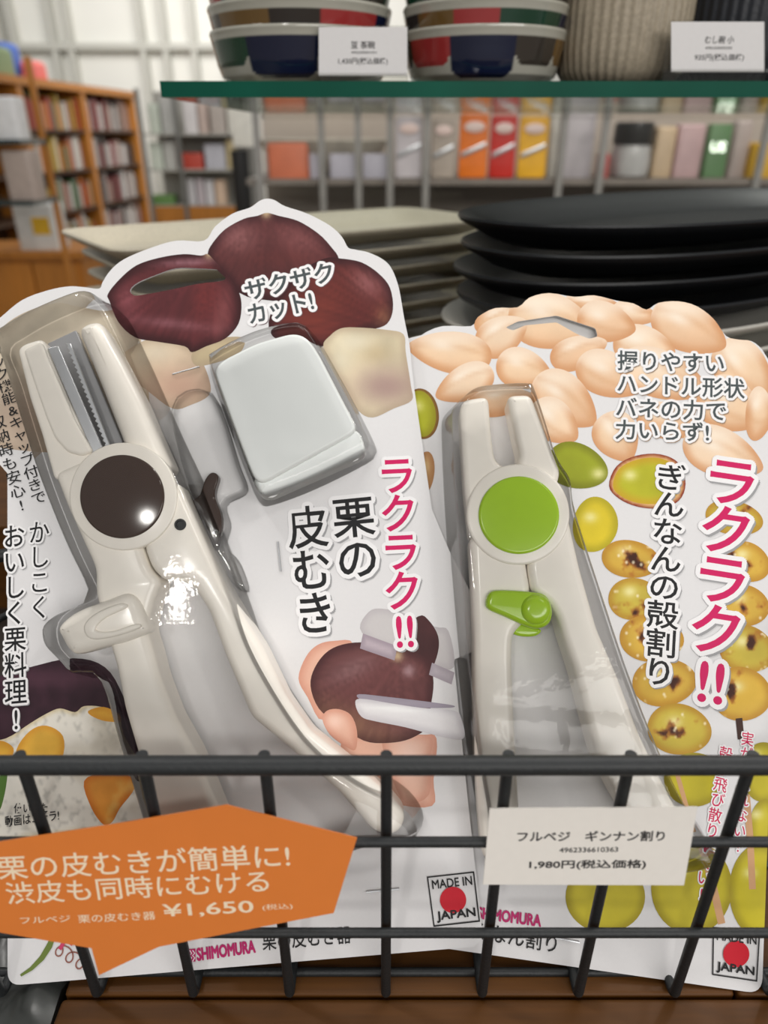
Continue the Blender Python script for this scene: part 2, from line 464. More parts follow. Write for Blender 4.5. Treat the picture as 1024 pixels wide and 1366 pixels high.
# brown wooden board under the basket: planks with seams
wb = thing('wooden_board', 'brown wooden board lying under the black wire basket', 'board', loc=(.05, .2, ZT))
xl = on_z(78, 1345, ZW).x; ys = on_z(512, 1330, ZW).y
def plank(name, x0, x1, y0, y1, z1):
    b = MB(); q = round_poly([(x0, y0), (x1, y0), (x1, y1), (x0, y1)], .0015, 3)
    pillow(b, q, ZT, z1, .0012, 3); local(b, name, M['wood'], wb)
plank('plank', xl, .105, ys + .0006, .30, ZW)
plank('plank', .1058, .26, ys + .0006, .30, ZW)
plank('front_rail', xl, .26, .07, ys - .0004, ZW + .0002)

# dark film at the left end of the board
b = MB(); pts = []
nx, ny = 16, 12
for j in range(ny):
    for i in range(nx):
        x = -.19 + (.092 - .0) * i / (nx - 1); y = .085 + .11 * j / (ny - 1)
        z = ZT + .012 + .004 * math.sin(i * 1.3 + j * .6) + .003 * math.sin(j * 1.9 - i * .4)
        pts.append((min(x, xl - .001), y, z))
for j in range(ny):
    for i in range(nx):
        x, y, z = pts[j * nx + i]; pts.append((x, y, ZT + .0002))
N0 = nx * ny; fs = []
for j in range(ny - 1):
    for i in range(nx - 1):
        a = j * nx + i; fs.append((a, a + 1, a + nx + 1, a + nx)); fs.append((N0 + a, N0 + a + nx, N0 + a + nx + 1, N0 + a + 1))
for i in range(nx - 1):
    fs.append((i, N0 + i, N0 + i + 1, i + 1)); a = (ny - 1) * nx + i; fs.append((a, a + 1, N0 + a + 1, N0 + a))
for j in range(ny - 1):
    a = j * nx; fs.append((a, a + nx, N0 + a + nx, N0 + a)); a = j * nx + nx - 1; fs.append((a, N0 + a, N0 + a + nx, a + nx))
b.add(pts, fs)
tag(b.build('plastic_wrap', M['darkplastic'], smooth=60), 'dark grey crumpled plastic wrap beside the left end of the wooden board', 'plastic wrap')

# ------------------------------------------------------------------ the basket
YB = .214; ZF = ZW + .0015; ZTOP = on_y(512, 1021, YW - .002).z
WX = [on_y(u, v, YW).x for u, v in ((190, 1012), (355, 1012), (515, 1012), (679, 1012), (841, 1012), (1003, 1012))]
step = (WX[-1] - WX[0]) / 5
xs = [WX[0] + step * k for k in range(-2, 7)]
x_l, x_r = xs[0] - step * .9, xs[-1] + step * .85
bk = thing('wire_basket', 'black wire mesh basket holding the two kitchen tool packs', 'basket', loc=(0, (YW + YB) / 2, ZW))
RW = .00145
def wire(name, pts, r=RW, closed=False):
    b = MB(); tube(b, pts, r, 12, closed=closed); local(b, name, M['wire'], bk, smooth=60)
for x in xs:
    p = [(x, YW, ZTOP + .0014), (x, YW, ZF + .0022)]
    for k in range(1, 6):
        a = math.pi / 2 * k / 5; p.append((x, YW + .0022 * (1 - math.cos(a)), ZF + .0022 * (1 - math.sin(a))))
    p += [(x, YB - .006, ZF)]
    for k in range(1, 6):
        a = math.pi / 2 * k / 5; p.append((x, YB - .006 + .006 * math.sin(a), ZF + .006 * (1 - math.cos(a))))
    p += [(x, YB, ZTOP)]
    wire('upright_wire', p)
rr = .012; rim = []
for cx, cy, a0 in ((x_r - rr, YW - .0020 + rr, -90), (x_r - rr, YB - rr, 0), (x_l + rr, YB - rr, 90), (x_l + rr, YW - .0020 + rr, 180)):
    for k in range(7):
        a = R(a0 + 15 * k); rim.append((cx + rr * math.cos(a), cy + rr * math.sin(a), ZTOP))
wire('rim_wire', rim, .0023, True)
for v in (1118, 1239):
    z = on_y(512, v, YW - .0025).z
    wire('cross_wire', [(x, y - .0016 if y < .16 else y + .0016, z) for x, y, _ in rim], RW * .9, True)
yf = on_z(450, 1294, ZF).y
for y in (yf, .165, .19):
    wire('floor_wire', [(x_l + .004, y, ZF - .001), (x_r - .004, y, ZF - .001)], RW * .9)

# ================================================================== PICTURES ON THE CARDS
C = lambda *a: np.array(a, float)
def chestnut(tip, base=(92, 38, 40), hi=(), rim=(54, 20, 24), dusty=0.0, seed=0):
    def fn(P, D):
        a = np.arctan2(P[:, 1] - tip[1], P[:, 0] - tip[0]); r = np.hypot(P[:, 0] - tip[0], P[:, 1] - tip[1])
        st = vnoise(np.stack([a * 46, r / 60], 1), 1.0, seed) - .5
        c = np.tile(C(*base), (len(P), 1)) * (1 + .22 * st[:, None])
        c = c * (1 + .2 * (fbm(P, 60, seed) - .5))[:, None]
        c = mixc(c, rim, 1 - smooth(D, 0, 16))
        for (x, y, rx, ry, rot, col, k) in hi: c = mixc(c, col, k * blob(P, x, y, rx, ry, rot) * (.8 + .4 * st))
        c = mixc(c, (212, 190, 150), .9 * np.exp(-(r / 7) ** 2))
        return c
    return fn
def peeled(seed=0, base=(214, 200, 172), pink=(), hi=()):
    def fn(P, D):
        n = fbm(P, 34, seed) - .5; n2 = fbm(P, 90, seed + 9) - .5
        c = np.tile(C(*base), (len(P), 1)) * (1 + .26 * n + .22 * n2)[:, None]
        c = mixc(c, (176, 156, 132), (1 - smooth(D, 0, 12)) * .6)
        for (x, y, rx, ry, col, k) in pink: c = mixc(c, col, k * blob(P, x, y, rx, ry))
        for (x, y, rx, ry, k) in hi: c = mixc(c, (240, 233, 212), k * blob(P, x, y, rx, ry))
        return c
    return fn

def oval(cx, cy, rx, ry, rot=0, point=0.0, n=40):
    a = np.linspace(0, 2 * math.pi, n, endpoint=False); x = rx * np.cos(a); y = ry * np.sin(a)
    y = y * (1 - point * (x / rx)) ; c, s = math.cos(R(rot)), math.sin(R(rot))
    return np.stack([cx + c * x - s * y, cy + s * x + c * y], 1)

# ------------------------------------------------------------------ card one: chestnut peeler
out1 = round_poly([(10, 1316), (645, 1262)], 0) if False else None
top1 = [(645, 1262), (624, 1070), (605, 880), (576, 680), (559, 565), (550, 500), (546, 460), (539, 425), (532, 385), (523, 360), (512, 347), (492, 337), (474, 333), (464, 330),
        (456, 316), (440, 301), (410, 285), (380, 275), (366, 267), (356, 265), (346, 268), (333, 277), (310, 285), (287, 302), (272, 321), (235, 321), (200, 331), (165, 346), (147, 361), (137, 376),
        (132, 385), (112, 383), (92, 382), (65, 387), (30, 400), (0, 424), (-30, 450), (-62, 490), (-84, 540), (-92, 600)]
O1 = np.array(top1, float)
# the left edge runs up from the foot corner square to the foot
foot = F1.L([(10, 1316)])[0]
left_top = F1.L([(-92, 600)])[0]
sm = closed_smooth(O1[2:], 4)[:-8]
def local_outline_to_px(F, q):
    """points on the card back to photo pixels (for the picture layout)"""
    W = np.array([list(F.P + F.e1 * x + F.e2 * y) for x, y in q])
    d = W[:, 1] * CS - W[:, 2] * SN; up = W[:, 1] * SN + W[:, 2] * CS
    return np.stack([512 + FPX * W[:, 0] / d, 683 - FPX * up / d], 1)
corner_l = local_outline_to_px(F1, round_poly([(0, .02), (0, 0), (.02, 0)], .004, 5)[6:12])
corner_r = local_outline_to_px(F1, [(F1.L([(645, 1262)])[0][0] - .003, 0), (F1.L([(645, 1262)])[0][0], .0025)])
left_px = local_outline_to_px(F1, [(0, left_top[1] - .01), (0, .1), (0, .05)])
out1 = np.vstack([corner_l, corner_r, [(634, 1160)], O1[1:2], sm, left_px])
hole1 = closed_smooth([(174, 386), (184, 377), (210, 366), (235, 358), (262, 358), (292, 360), (300, 364), (301, 371), (294, 375), (262, 379), (225, 387), (186, 394), (177, 393)], 3)
pk1 = thing('blister_pack', 'chestnut peeler pack with chestnut pictures and a clear blister, left in the basket', 'tool pack', matrix=F1.matrix())
c1 = Card(F1, out1, hole1)
# picture: purple bowl and rice
def bowlfn(P, D):
    c = np.tile(C(56, 34, 44), (len(P), 1)) * (1 + .5 * (fbm(P, 14, 2) - .5))[:, None]
    return mixc(c, (104, 66, 82), blob(P, 70, 905, 110, 14, -3) * .5)
c1.patch(closed_smooth([(-60, 920), (-10, 905), (40, 890), (98, 878), (140, 890), (165, 930), (190, 1000), (195, 1040), (120, 1060), (-20, 1060), (-62, 1010)], 4), bowlfn, 7)
def ricefn(P, D):
    n = vnoise(P, 7, 1); m = vnoise(P, 4, 8); big = fbm(P, 42, 5)
    c = np.tile(C(233, 229, 218), (len(P), 1)) * (1 - .16 * smooth(n * m, .28, .6))[:, None]
    c = mixc(c, (196, 188, 170), smooth(big, .55, .7) * .5)
    return mixc(c, (205, 180, 120), (1 - smooth(D, 0, 7)) * .5)
c1.patch(closed_smooth([(-70, 1010), (-30, 992), (8, 985), (40, 965), (62, 952), (80, 945), (100, 950), (112, 942), (135, 943), (158, 952), (165, 980), (182, 1010), (205, 1060), (212, 1100), (200, 1118), (120, 1108), (40, 1118), (-40, 1125), (-66, 1080)], 4), ricefn, 4)
def gold(seed, dark=(206, 138, 44), base=(232, 178, 66)):
    def fn(P, D):
        c = np.tile(C(*base), (len(P), 1)) * (1 + .22 * (fbm(P, 26, seed) - .5))[:, None]
        c = mixc(c, dark, (1 - smooth(D, 0, 12)) * .6); return mixc(c, (248, 222, 140), .5 * smooth(fbm(P, 30, seed + 1), .55, .75))
    return fn
c1.patch(closed_smooth([(118, 948), (138, 943), (158, 952), (160, 962), (140, 962), (122, 955)], 4), gold(1), 4)
c1.patch(closed_smooth([(22, 1000), (40, 975), (62, 968), (84, 982), (82, 1012), (55, 1028), (28, 1022)], 4), gold(2, base=(236, 184, 74)), 4)
c1.patch(closed_smooth([(-20, 1000), (0, 988), (18, 998), (12, 1014), (-10, 1018)], 4), gold(3), 4)
c1.patch(closed_smooth([(112, 1042), (140, 1030), (168, 1032), (180, 1050), (160, 1078), (150, 1096), (138, 1100), (122, 1078)], 4), gold(4, (190, 96, 30), (228, 152, 62)), 4)
c1.patch(closed_smooth([(-6, 1062), (2, 1030), (10, 1022), (8, 1050), (0, 1080)], 4), lambda P, D: np.tile(C(84, 120, 52), (len(P), 1)), 4)
# peeled chestnuts
c1.patch(closed_smooth([(-70, 520), (-45, 470), (-8, 445), (18, 425), (45, 412), (78, 404), (100, 408), (140, 415), (165, 410), (182, 430), (190, 470), (195, 560), (120, 600), (20, 600), (-40, 580)], 4), peeled(11, (206, 194, 174), pink=[(40, 560, 80, 60, (186, 158, 140), .6)]), 7)
c1.patch(closed_smooth([(160, 478), (178, 462), (200, 452), (225, 452), (250, 463), (268, 480), (280, 510), (278, 528), (255, 540), (230, 545), (195, 520), (170, 500)], 4), peeled(12, (208, 188, 162), pink=[(240, 515, 50, 28, (184, 146, 128), .75)], hi=[(205, 470, 26, 14, .4)]), 4)
c1.patch(closed_smooth([(256, 472), (272, 456), (300, 450), (325, 451), (322, 468), (300, 480), (270, 488), (258, 485)], 4), peeled(13, (206, 188, 152)), 4)
# chestnuts: middle top, right, left
c1.patch(closed_smooth([(356, 284), (372, 288), (398, 295), (425, 312), (442, 330), (452, 346), (450, 372), (400, 400), (330, 396), (300, 370), (280, 350), (277, 338), (283, 325), (300, 306), (325, 292), (343, 288)], 4),
         chestnut((355, 284), (84, 40, 41), hi=[(318, 316, 26, 22, 0, (152, 100, 100), .8), (400, 318, 36, 20, 20, (140, 84, 84), .7), (372, 345, 60, 12, 0, (110, 50, 46), .4)], seed=1), 4)
c1.patch(closed_smooth([(432, 345), (455, 345), (482, 350), (505, 365), (520, 384), (524, 412), (516, 432), (496, 440), (470, 448), (430, 462), (400, 450), (368, 452), (358, 430), (372, 396), (395, 366)], 4),
         chestnut((560, 450), (88, 36, 34), hi=[(490, 378, 26, 16, 35, (160, 104, 106), .75), (420, 420, 30, 50, 40, (134, 58, 44), .6), (512, 424, 12, 16, 0, (150, 104, 76), .7)], seed=2), 4)
c1.patch(closed_smooth([(277, 339), (288, 350), (302, 364), (316, 384), (322, 405), (318, 432), (300, 452), (275, 462), (256, 470), (246, 462), (210, 456), (180, 450), (158, 430), (146, 402), (144, 392), (160, 372), (182, 354), (212, 344), (245, 339), (268, 341)], 4),
         chestnut((279, 338), (88, 38, 42), hi=[(255, 350, 40, 5, -3, (182, 138, 150), .7), (232, 432, 60, 7, 6, (158, 106, 116), .65), (170, 400, 16, 18, 0, (150, 84, 92), .65), (296, 420, 12, 36, 8, (146, 84, 84), .6), (275, 392, 18, 40, 10, (124, 46, 44), .6)], seed=3), 4, hole=True)
# large peeled chestnut on the right
c1.patch(closed_smooth([(431, 462), (440, 448), (455, 438), (478, 437), (515, 440), (538, 446), (541, 470), (548, 515), (549, 534), (525, 545), (497, 557), (478, 548), (462, 520), (444, 490)], 4),
         peeled(14, (222, 208, 176), pink=[(515, 515, 44, 26, (172, 144, 136), .95), (500, 470, 20, 14, (200, 176, 134), .5)], hi=[(472, 456, 26, 12, .5), (455, 480, 14, 16, .4)]), 4)
# hand peeling a chestnut
skin = lambda sd, hi=None: (lambda P, D: mixc(mixc(np.tile(C(232, 184, 162), (len(P), 1)) * (1 + .08 * (fbm(P, 40, sd) - .5))[:, None], (206, 138, 116), (1 - smooth(D, 0, 14)) * .6), (248, 216, 202), (blob(P, *hi) if hi else np.zeros(len(P))) * .7))
c1.patch(closed_smooth([(398, 905), (408, 876), (424, 860), (445, 855), (470, 858), (450, 900), (430, 960), (410, 930)], 4), skin(1), 5)
c1.patch(closed_smooth([(455, 990), (500, 975), (560, 980), (582, 985), (578, 1040), (576, 1075), (520, 1070), (470, 1040)], 4), skin(2), 5)
c1.patch(closed_smooth([(510, 985), (540, 980), (575, 985), (574, 1010), (572, 1060), (540, 1070), (520, 1030)], 4), skin(3, (545, 1010, 20, 30)), 5)
wht = lambda a, b2, sp=None: (lambda P, D: mixc(mixc(np.tile(C(*a), (len(P), 1)), b2, (1 - smooth(D, 0, 12)) * .7), (252, 252, 252), (blob(P, *sp) if sp else np.zeros(len(P)))))
c1.patch(closed_smooth([(480, 838), (492, 816), (510, 812), (545, 820), (580, 836), (598, 842), (605, 890), (575, 888), (540, 870), (500, 858)], 4), wht((204, 200, 200), (186, 180, 184)), 5)
c1.patch(closed_smooth([(558, 822), (572, 828), (584, 848), (584, 870), (574, 896), (560, 905), (530, 884), (528, 850)], 4), lambda P, D: np.tile(C(70, 38, 40), (len(P), 1)) * (1 + .3 * (fbm(P, 20, 3) - .5))[:, None], 4)
c1.patch(closed_smooth([(414, 915), (420, 890), (438, 868), (465, 858), (500, 858), (540, 866), (570, 880), (578, 910), (574, 945), (572, 968), (548, 985), (518, 991), (485, 988), (450, 965), (425, 945)], 4),
         chestnut((530, 875), (104, 62, 62), hi=[(470, 892, 34, 14, -25, (158, 124, 126), .6), (545, 895, 8, 8, 0, (198, 170, 176), .8), (470, 965, 70, 22, 20, (138, 104, 78), .75), (560, 930, 12, 22, 0, (80, 44, 46), .4)], rim=(74, 40, 42), seed=5), 4)
c1.patch(np.array([(484, 845), (530, 862), (526, 881), (480, 865)], float), wht((196, 182, 190), (150, 136, 148)), 4)
c1.patch(np.array([(576, 884), (606, 897), (602, 913), (572, 900)], float), wht((190, 182, 188), (160, 150, 160)), 4)
c1.patch(closed_smooth([(479, 926), (520, 930), (570, 936), (604, 941), (600, 944), (560, 944), (500, 940), (480, 933)], 4), wht((176, 168, 180), (150, 142, 156)), 4)
c1.patch(closed_smooth([(474, 940), (480, 932), (520, 938), (560, 944), (606, 948), (616, 962), (618, 985), (590, 983), (540, 970), (500, 962), (482, 956)], 4), wht((234, 232, 234), (200, 196, 202), (530, 946, 50, 5, 5)), 4)
c1.patch(closed_smooth([(430, 960), (436, 948), (452, 946), (468, 954), (476, 975), (474, 1000), (460, 995), (440, 980)], 4), skin(6, (446, 962, 12, 10)), 4)
# lettering
INK, PINK, HALO, SHD = (30, 30, 32), (208, 24, 96), (242, 241, 242), (158, 158, 160)
GREY_INK = (74, 82, 84)
c1.text('ザクザク', (327, 389), (444, 362), 29, GREY_INK, .022, HALO, .14, (108, 84, 88))
c1.text('カット!', (331, 421), (417, 401), 29, GREY_INK, .022, HALO, .14, (108, 84, 88))
c1.text(['ラ', 'ク', 'ラ', 'ク', '!!'], (527, 613), (540, 864), 44, PINK, .016, HALO, .11, SHD, vertical=True, pitch=.92)
c1.text(['栗', 'の'], (469, 665), (479, 770), 56, INK, .012, HALO, .10, SHD, vertical=True, pitch=.95)
c1.text(['皮', 'む', 'き'], (408, 675), (422, 844), 54, INK, .012, HALO, .10, SHD, vertical=True, pitch=.95)
c1.text(list('かしこく'), (53, 696), (54, 825), 26, INK, .004, HALO, .10, SHD, vertical=True)
c1.text(list('おいしく栗料理') + ['!'], (19, 701), (22, 973), 29, INK, .010, HALO, .10, SHD, vertical=True)
c1.text(list('ロック機能&キャップ付きで'), (-8, 462), (54, 671), 20, INK, .006, vertical=True)
c1.text(list('収納時も安心') + ['!'], (-4, 556), (31, 681), 20, INK, .006, vertical=True)
c1.text('使いかた', (19, 1078), (64, 1077), 13, INK, .008)
c1.text('動画はコチラ!', (7, 1096), (79, 1087), 14, INK, .008)
# foot of the card: sprout drawing, maker's mark, origin box
c1.stroke(np.array([(28, 1301), (42, 1292), (56, 1278), (66, 1262), (72, 1248)]), [3, 5, 7, 8, 6], (110, 128, 62))
a = np.linspace(0, 6.2 * math.pi, 60); t = np.linspace(0, 1, 60)
c1.stroke(np.stack([76 + 42 * t + 8 * np.cos(a), 1264 + 26 * t + 9 * np.sin(a)], 1), 1.8, (150, 96, 84))
c1.stroke(np.array([(80, 1266), (86, 1256), (92, 1248)]), 5, (206, 70, 110)); c1.stroke(np.array([(94, 1260), (100, 1252), (104, 1260)]), 5, (206, 70, 110))
def maker(c, a, b2, h, mark=True):
    c.text('SHIMOMURA', a, b2, h, (186, 36, 104), 0, (186, 36, 104), .045)
    if mark:
        x, y = a[0] - 6, a[1] + 1
        c.flat([(x - 9, y - 8), (x + 4, y - 9), (x + 4, y + 8), (x - 9, y + 9)], (186, 36, 104))
        for k in range(3): c.stroke(np.array([(x - 8 + 4 * k, y - 7), (x - 5 + 4 * k, y - 3), (x - 8 + 4 * k, y), (x - 5 + 4 * k, y + 3), (x - 8 + 4 * k, y + 8)]), 1.3, (238, 236, 238))
maker(c1, (263, 1273), (340, 1262), 15)
c1.text('栗の皮むき器', (350, 1256), (468, 1246), 22, INK, .004)
def origin_box(c, q, dot):
    q = np.array(q, float); L = c.F.L(q); ctr = L.mean(0)
    z = c.next(); inn = ctr + (L - ctr) * .945
    L4, I4 = ccw(L), ccw(inn)
    c.mb.add([(x, y, z) for x, y in np.vstack([L4, I4])], [(i, (i + 1) % 4, 4 + (i + 1) % 4, 4 + i) for i in range(4)], lin(INK))
    tl, tr, br, bl = q
    m = lambda s, t2: tuple((tl * (1 - s) + tr * s) * (1 - t2) + (bl * (1 - s) + br * s) * t2)
    px = np.linalg.norm(tr - tl)
    c.flat(oval(*dot, n=36), (206, 22, 44))
    c.text('MADE IN', m(.09, .17), m(.93, .17), px * .17, INK, 0, INK, .02)
    c.text('JAPAN', m(.1, .82), m(.92, .82), px * .21, INK, 0, INK, .035)
origin_box(c1, [(569, 1169), (632, 1162), (640, 1229), (578, 1236)], (604, 1200, 17.5, 17.5))
c1.mb.build('backing_card', M['print'], pk1, smooth=0, colour=True)

def staple(F, pk, a, b2):
    mb = MB(); A, B = F.L([a, b2]); d = (B - A)
    tube(mb, [(A[0], A[1], -.001), (A[0], A[1], .0007), (B[0], B[1], .0007), (B[0], B[1], -.001)], .00025, 6)
    mb.build('staple', M['steel'], pk)
for a, b2 in (((231, 500), (266, 490)), ((371, 723), (375, 762)), ((489, 1189), (532, 1185))): staple(F1, pk1, a, b2)

# blister of card one
TOOL_H = .0155; BL_H = .0185
def blister(mb, F, px, h, bev=.004, side=.0025, n=140, trace=.004):
    p = closed_smooth(px, 4); pillow(mb, F.L(p, trace), 0.0004, h, bev, 7, bottom=False, side_in=side, n=n)
b = MB()
blister(b, F1, [(6, 470), (10, 455), (22, 447), (60, 425), (115, 402), (140, 400), (156, 410), (172, 430), (205, 500), (240, 580), (268, 640), (300, 720), (330, 800), (352, 860), (392, 930), (430, 980), (480, 1020), (530, 1046), (556, 1070), (566, 1095), (556, 1116), (530, 1124), (490, 1126), (430, 1150), (360, 1172), (280, 1180), (235, 1172), (212, 1130), (190, 1060), (164, 975), (150, 925), (138, 905), (112, 905), (92, 885), (72, 862), (70, 832), (90, 812), (122, 798), (124, 785), (100, 735), (66, 650), (40, 570), (20, 505)], BL_H, n=220)
blister(b, F1, [(277, 490), (286, 472), (340, 445), (390, 433), (412, 437), (428, 455), (470, 530), (500, 590), (500, 604), (488, 616), (420, 650), (360, 672), (344, 668), (330, 640), (300, 560)], .0125, .003, .002)
blister(b, F1, [(225, 545), (280, 520), (318, 620), (328, 655), (300, 672), (306, 700), (300, 728), (318, 750), (330, 790), (300, 770), (262, 690)], .0048, .0012, .0008, 90)
b.build('blister_shell', M['blister'], pk1, smooth=50)

# ------------------------------------------------------------------ the chestnut peeler
def tool(name, label, cat, F, at):
    x, y = F.L([at])[0]
    o = thing(name, label, cat, matrix=F.matrix(x, y, 0)); return o, (x, y, 0)
pe, off = tool('chestnut_peeler', 'cream chestnut peeler with round brown pivot cap and serrated blade inside left blister', 'peeler', F1, (163, 663))
def part(name, px, z0, z1, m, bev=.002, F=F1, parent=None, off_=None, sm=4, n=None, side=0.0, trace=None, steps=6, rnd=None):
    p = closed_smooth(px, sm) if rnd is None else round_poly(px, rnd, 5)
    mb = MB(); pillow(mb, F.L(p, z1 if trace is None else trace), z0, z1, bev, steps, n=n, side_in=side)
    return mb.build(name, m, parent, off=off_)
P1 = dict(F=F1, parent=pe, off_=off)
part('jaw', [(22, 466), (30, 458), (53, 451), (59, 456), (64, 470), (89, 530), (104, 560), (124, 603), (134, 622), (110, 632), (71, 640), (54, 578), (38, 530)], .003, .0132, M['cream'], .0016, **P1, rnd=7)
part('jaw', [(100, 436), (112, 427), (127, 424), (135, 431), (164, 483), (188, 530), (206, 572), (228, 622), (200, 640), (168, 620), (160, 586), (130, 510)], .003, .0135, M['cream'], .0045, **P1, rnd=9)
part('jaw_panel', [(30, 466), (55, 455), (62, 475), (100, 562), (123, 602), (108, 608), (88, 602), (72, 584), (60, 555), (46, 515)], .0126, .0144, M['cream'], .0012, **P1, rnd=6)
part('blade_plate', [(63, 458), (101, 440), (164, 590), (146, 606), (120, 610)], .004, .0062, M['darksteel'], .0004, **P1, rnd=2)
bl = [(63, 464), (77, 461), (139, 603), (126, 610)]
part('blade', bl, .0118, .0128, M['steel'], .0003, **P1, rnd=1.0)
teeth = []
A, B = np.array((86., 459.)), np.array((141., 602.))
for k in range(23):
    t = k / 22; p = A + (B - A) * t; teeth += [p + (0, -1.2), p + (4.2, 2.2)]
teeth = [tuple(p) for p in teeth] + [(149, 600), (94, 458)]
mb = MB(); pillow(mb, F1.L(np.array(teeth), .0100), .0090, .0100, .0002, 1); mb.build('serrated_blade', M['steel'], pe, off=off)
# handles
part('handle', [(70, 630), (110, 612), (140, 640), (188, 700), (188, 729), (199, 760), (214, 774), (204, 800), (194, 838), (203, 866), (212, 902), (232, 955), (260, 1005), (288, 1074), (306, 1120), (312, 1140), (300, 1152), (245, 1160), (228, 1150), (200, 1074), (183, 1010), (164, 945), (153, 888), (138, 840), (125, 790), (125, 758), (108, 720), (88, 676)], .002, .0142, M['cream'], .0027, **P1, rnd=10, n=240)
part('handle', [(200, 690), (236, 640), (252, 676), (276, 729), (299, 779), (326, 825), (350, 863), (382, 930), (414, 976), (460, 1013), (520, 1062), (541, 1088), (536, 1108), (520, 1117), (497, 1110), (451, 1057), (378, 993), (334, 957), (299, 874), (277, 814), (256, 782), (236, 773), (217, 774), (201, 758), (190, 729)], .002, .0142, M['cream'], .0028, **P1, rnd=9, n=240)
ring = oval(164, 662, 72, 72, n=72)
mb = MB(); Q = F1.L(ring, .0150); pillow(mb, Q, .0125, .0150, .0006, 4); mb.build('pivot_plate', M['cream'], pe, off=off)
mb = MB(); Q = F1.L(oval(162, 662, 56.5, 56, n=72), .0158)
pillow(mb, Q, .0145, .0157, .0007, 5); mb.build('pivot_cap', M['brown'], pe, off=off)
part('lock_slide', [(75, 836), (100, 815), (140, 800), (168, 791), (184, 803), (192, 825), (196, 842), (170, 855), (144, 862), (102, 873), (89, 868), (79, 852)], .010, .0172, M['cream'], .0035, **P1, sm=4)
mb = MB(); q = F1.L(closed_smooth([(112, 835), (128, 818), (160, 805), (170, 810), (140, 825), (128, 840), (150, 842), (182, 832), (186, 838), (150, 850), (120, 852)], 4), .0174)
pillow(mb, q, .0170, .0179, .0007, 3); mb.build('grip_ridge', M['cream'], pe, off=off)
part('latch_hook', [(256, 673), (266, 660), (273, 640), (282, 630), (291, 636), (286, 660), (295, 690), (292, 718), (285, 734), (272, 719)], .0008, .0042, M['brown'], .0006, **P1)
sx, sy = F1.L([(241, 700)], .0139)[0]
mb = MB(); lathe(mb, [(.0001, .0134), (.0018, .0134), (.0018, .0146), (.0016, .0148), (.0012, .0148), (.0011, .0143), (.0001, .0143)], 24)
mb.v = [(x + sx, y + sy, z) for x, y, z in mb.v]; mb.build('screw', M['wire'], pe, off=off)

# ------------------------------------------------------------------ the white blade cap in its own chamber
cp, offc = tool('blade_cap', 'white plastic blade cap in the clear chamber right of the peeler', 'cap', F1, (385, 560))
PC = dict(F=F1, parent=cp, off_=offc)
part('cap_body', [(284, 498), (292, 482), (341, 457), (392, 443), (410, 450), (424, 470), (478, 574), (348, 646), (335, 634)], .002, .0098, M['cap'], .0012, **PC, rnd=14, n=120)
part('cap_lip', [(336, 640), (472, 572), (481, 578), (488, 602), (478, 612), (360, 664), (346, 662)], .002, .0078, M['cap'], .0010, **PC, rnd=6)

# ------------------------------------------------------------------ card two: ginkgo nut cracker
top2 = [(548, 466), (562, 447), (590, 435), (628, 435), (637, 423), (660, 411), (690, 410), (706, 397), (732, 391), (766, 396), (792, 394), (822, 401), (845, 405), (862, 413), (878, 404), (905, 402), (930, 409), (952, 426), (968, 448), (985, 453), (1002, 455), (1016, 466), (1026, 482)]
W2 = .150
XR, YR2 = F2.L([(1026, 482)])[0]
L0 = F2.L([(548, 466)])[0]
cor = round_poly([(0, .02), (0, 0), (-.02, 0)], .0045, 6)[7:14]
right_px = local_outline_to_px(F2, np.array([(max(XR, 0) , YR2 - .012), (0, .12), (0, .06)] + [tuple(x) for x in cor]))
left_px2 = local_outline_to_px(F2, [(-W2 + .003, 0), (-W2, .003), (-W2, .1), (-W2, L0[1] - .05), (-W2 + .006, L0[1] - .02)])
out2 = np.vstack([right_px, left_px2, [(500, 505), (525, 485)], closed_smooth(top2, 3)[:-5], top2[-1:]])
hole2 = round_poly([(674, 437), (690, 429), (742, 421), (794, 438), (797, 449), (786, 452), (770, 446), (742, 430), (700, 434), (684, 441)], 3, 3)
pk2 = thing('blister_pack', 'ginkgo nut cracker pack with nut pictures and a clear blister, right in the basket', 'tool pack', matrix=F2.matrix())
c2 = Card(F2, out2, hole2)
def almond(cx, cy, rx, ry, rot=0, pt=.18, n=48):
    a = np.linspace(0, 2 * math.pi, n, endpoint=False); k = np.maximum(0, np.cos(a)) ** 5
    x = rx * (np.cos(a) + .10 * k); y = ry * np.sin(a) * (1 - pt * np.cos(a)) * (1 - .12 * k)
    c, s = math.cos(R(rot)), math.sin(R(rot))
    return np.stack([cx + c * x - s * y, cy + s * x + c * y], 1)
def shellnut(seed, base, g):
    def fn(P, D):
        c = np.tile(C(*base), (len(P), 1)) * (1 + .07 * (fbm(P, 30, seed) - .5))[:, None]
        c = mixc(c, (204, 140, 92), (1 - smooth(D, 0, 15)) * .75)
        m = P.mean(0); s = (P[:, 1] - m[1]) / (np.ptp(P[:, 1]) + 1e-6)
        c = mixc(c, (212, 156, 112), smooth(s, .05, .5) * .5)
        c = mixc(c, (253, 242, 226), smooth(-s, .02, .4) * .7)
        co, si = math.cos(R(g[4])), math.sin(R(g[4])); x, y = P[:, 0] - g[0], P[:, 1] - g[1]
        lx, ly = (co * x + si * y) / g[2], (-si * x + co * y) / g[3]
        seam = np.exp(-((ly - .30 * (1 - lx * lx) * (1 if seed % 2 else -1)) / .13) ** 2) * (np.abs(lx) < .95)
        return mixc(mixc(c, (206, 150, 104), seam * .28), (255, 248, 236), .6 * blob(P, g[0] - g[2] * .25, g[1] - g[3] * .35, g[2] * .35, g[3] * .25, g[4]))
    return fn
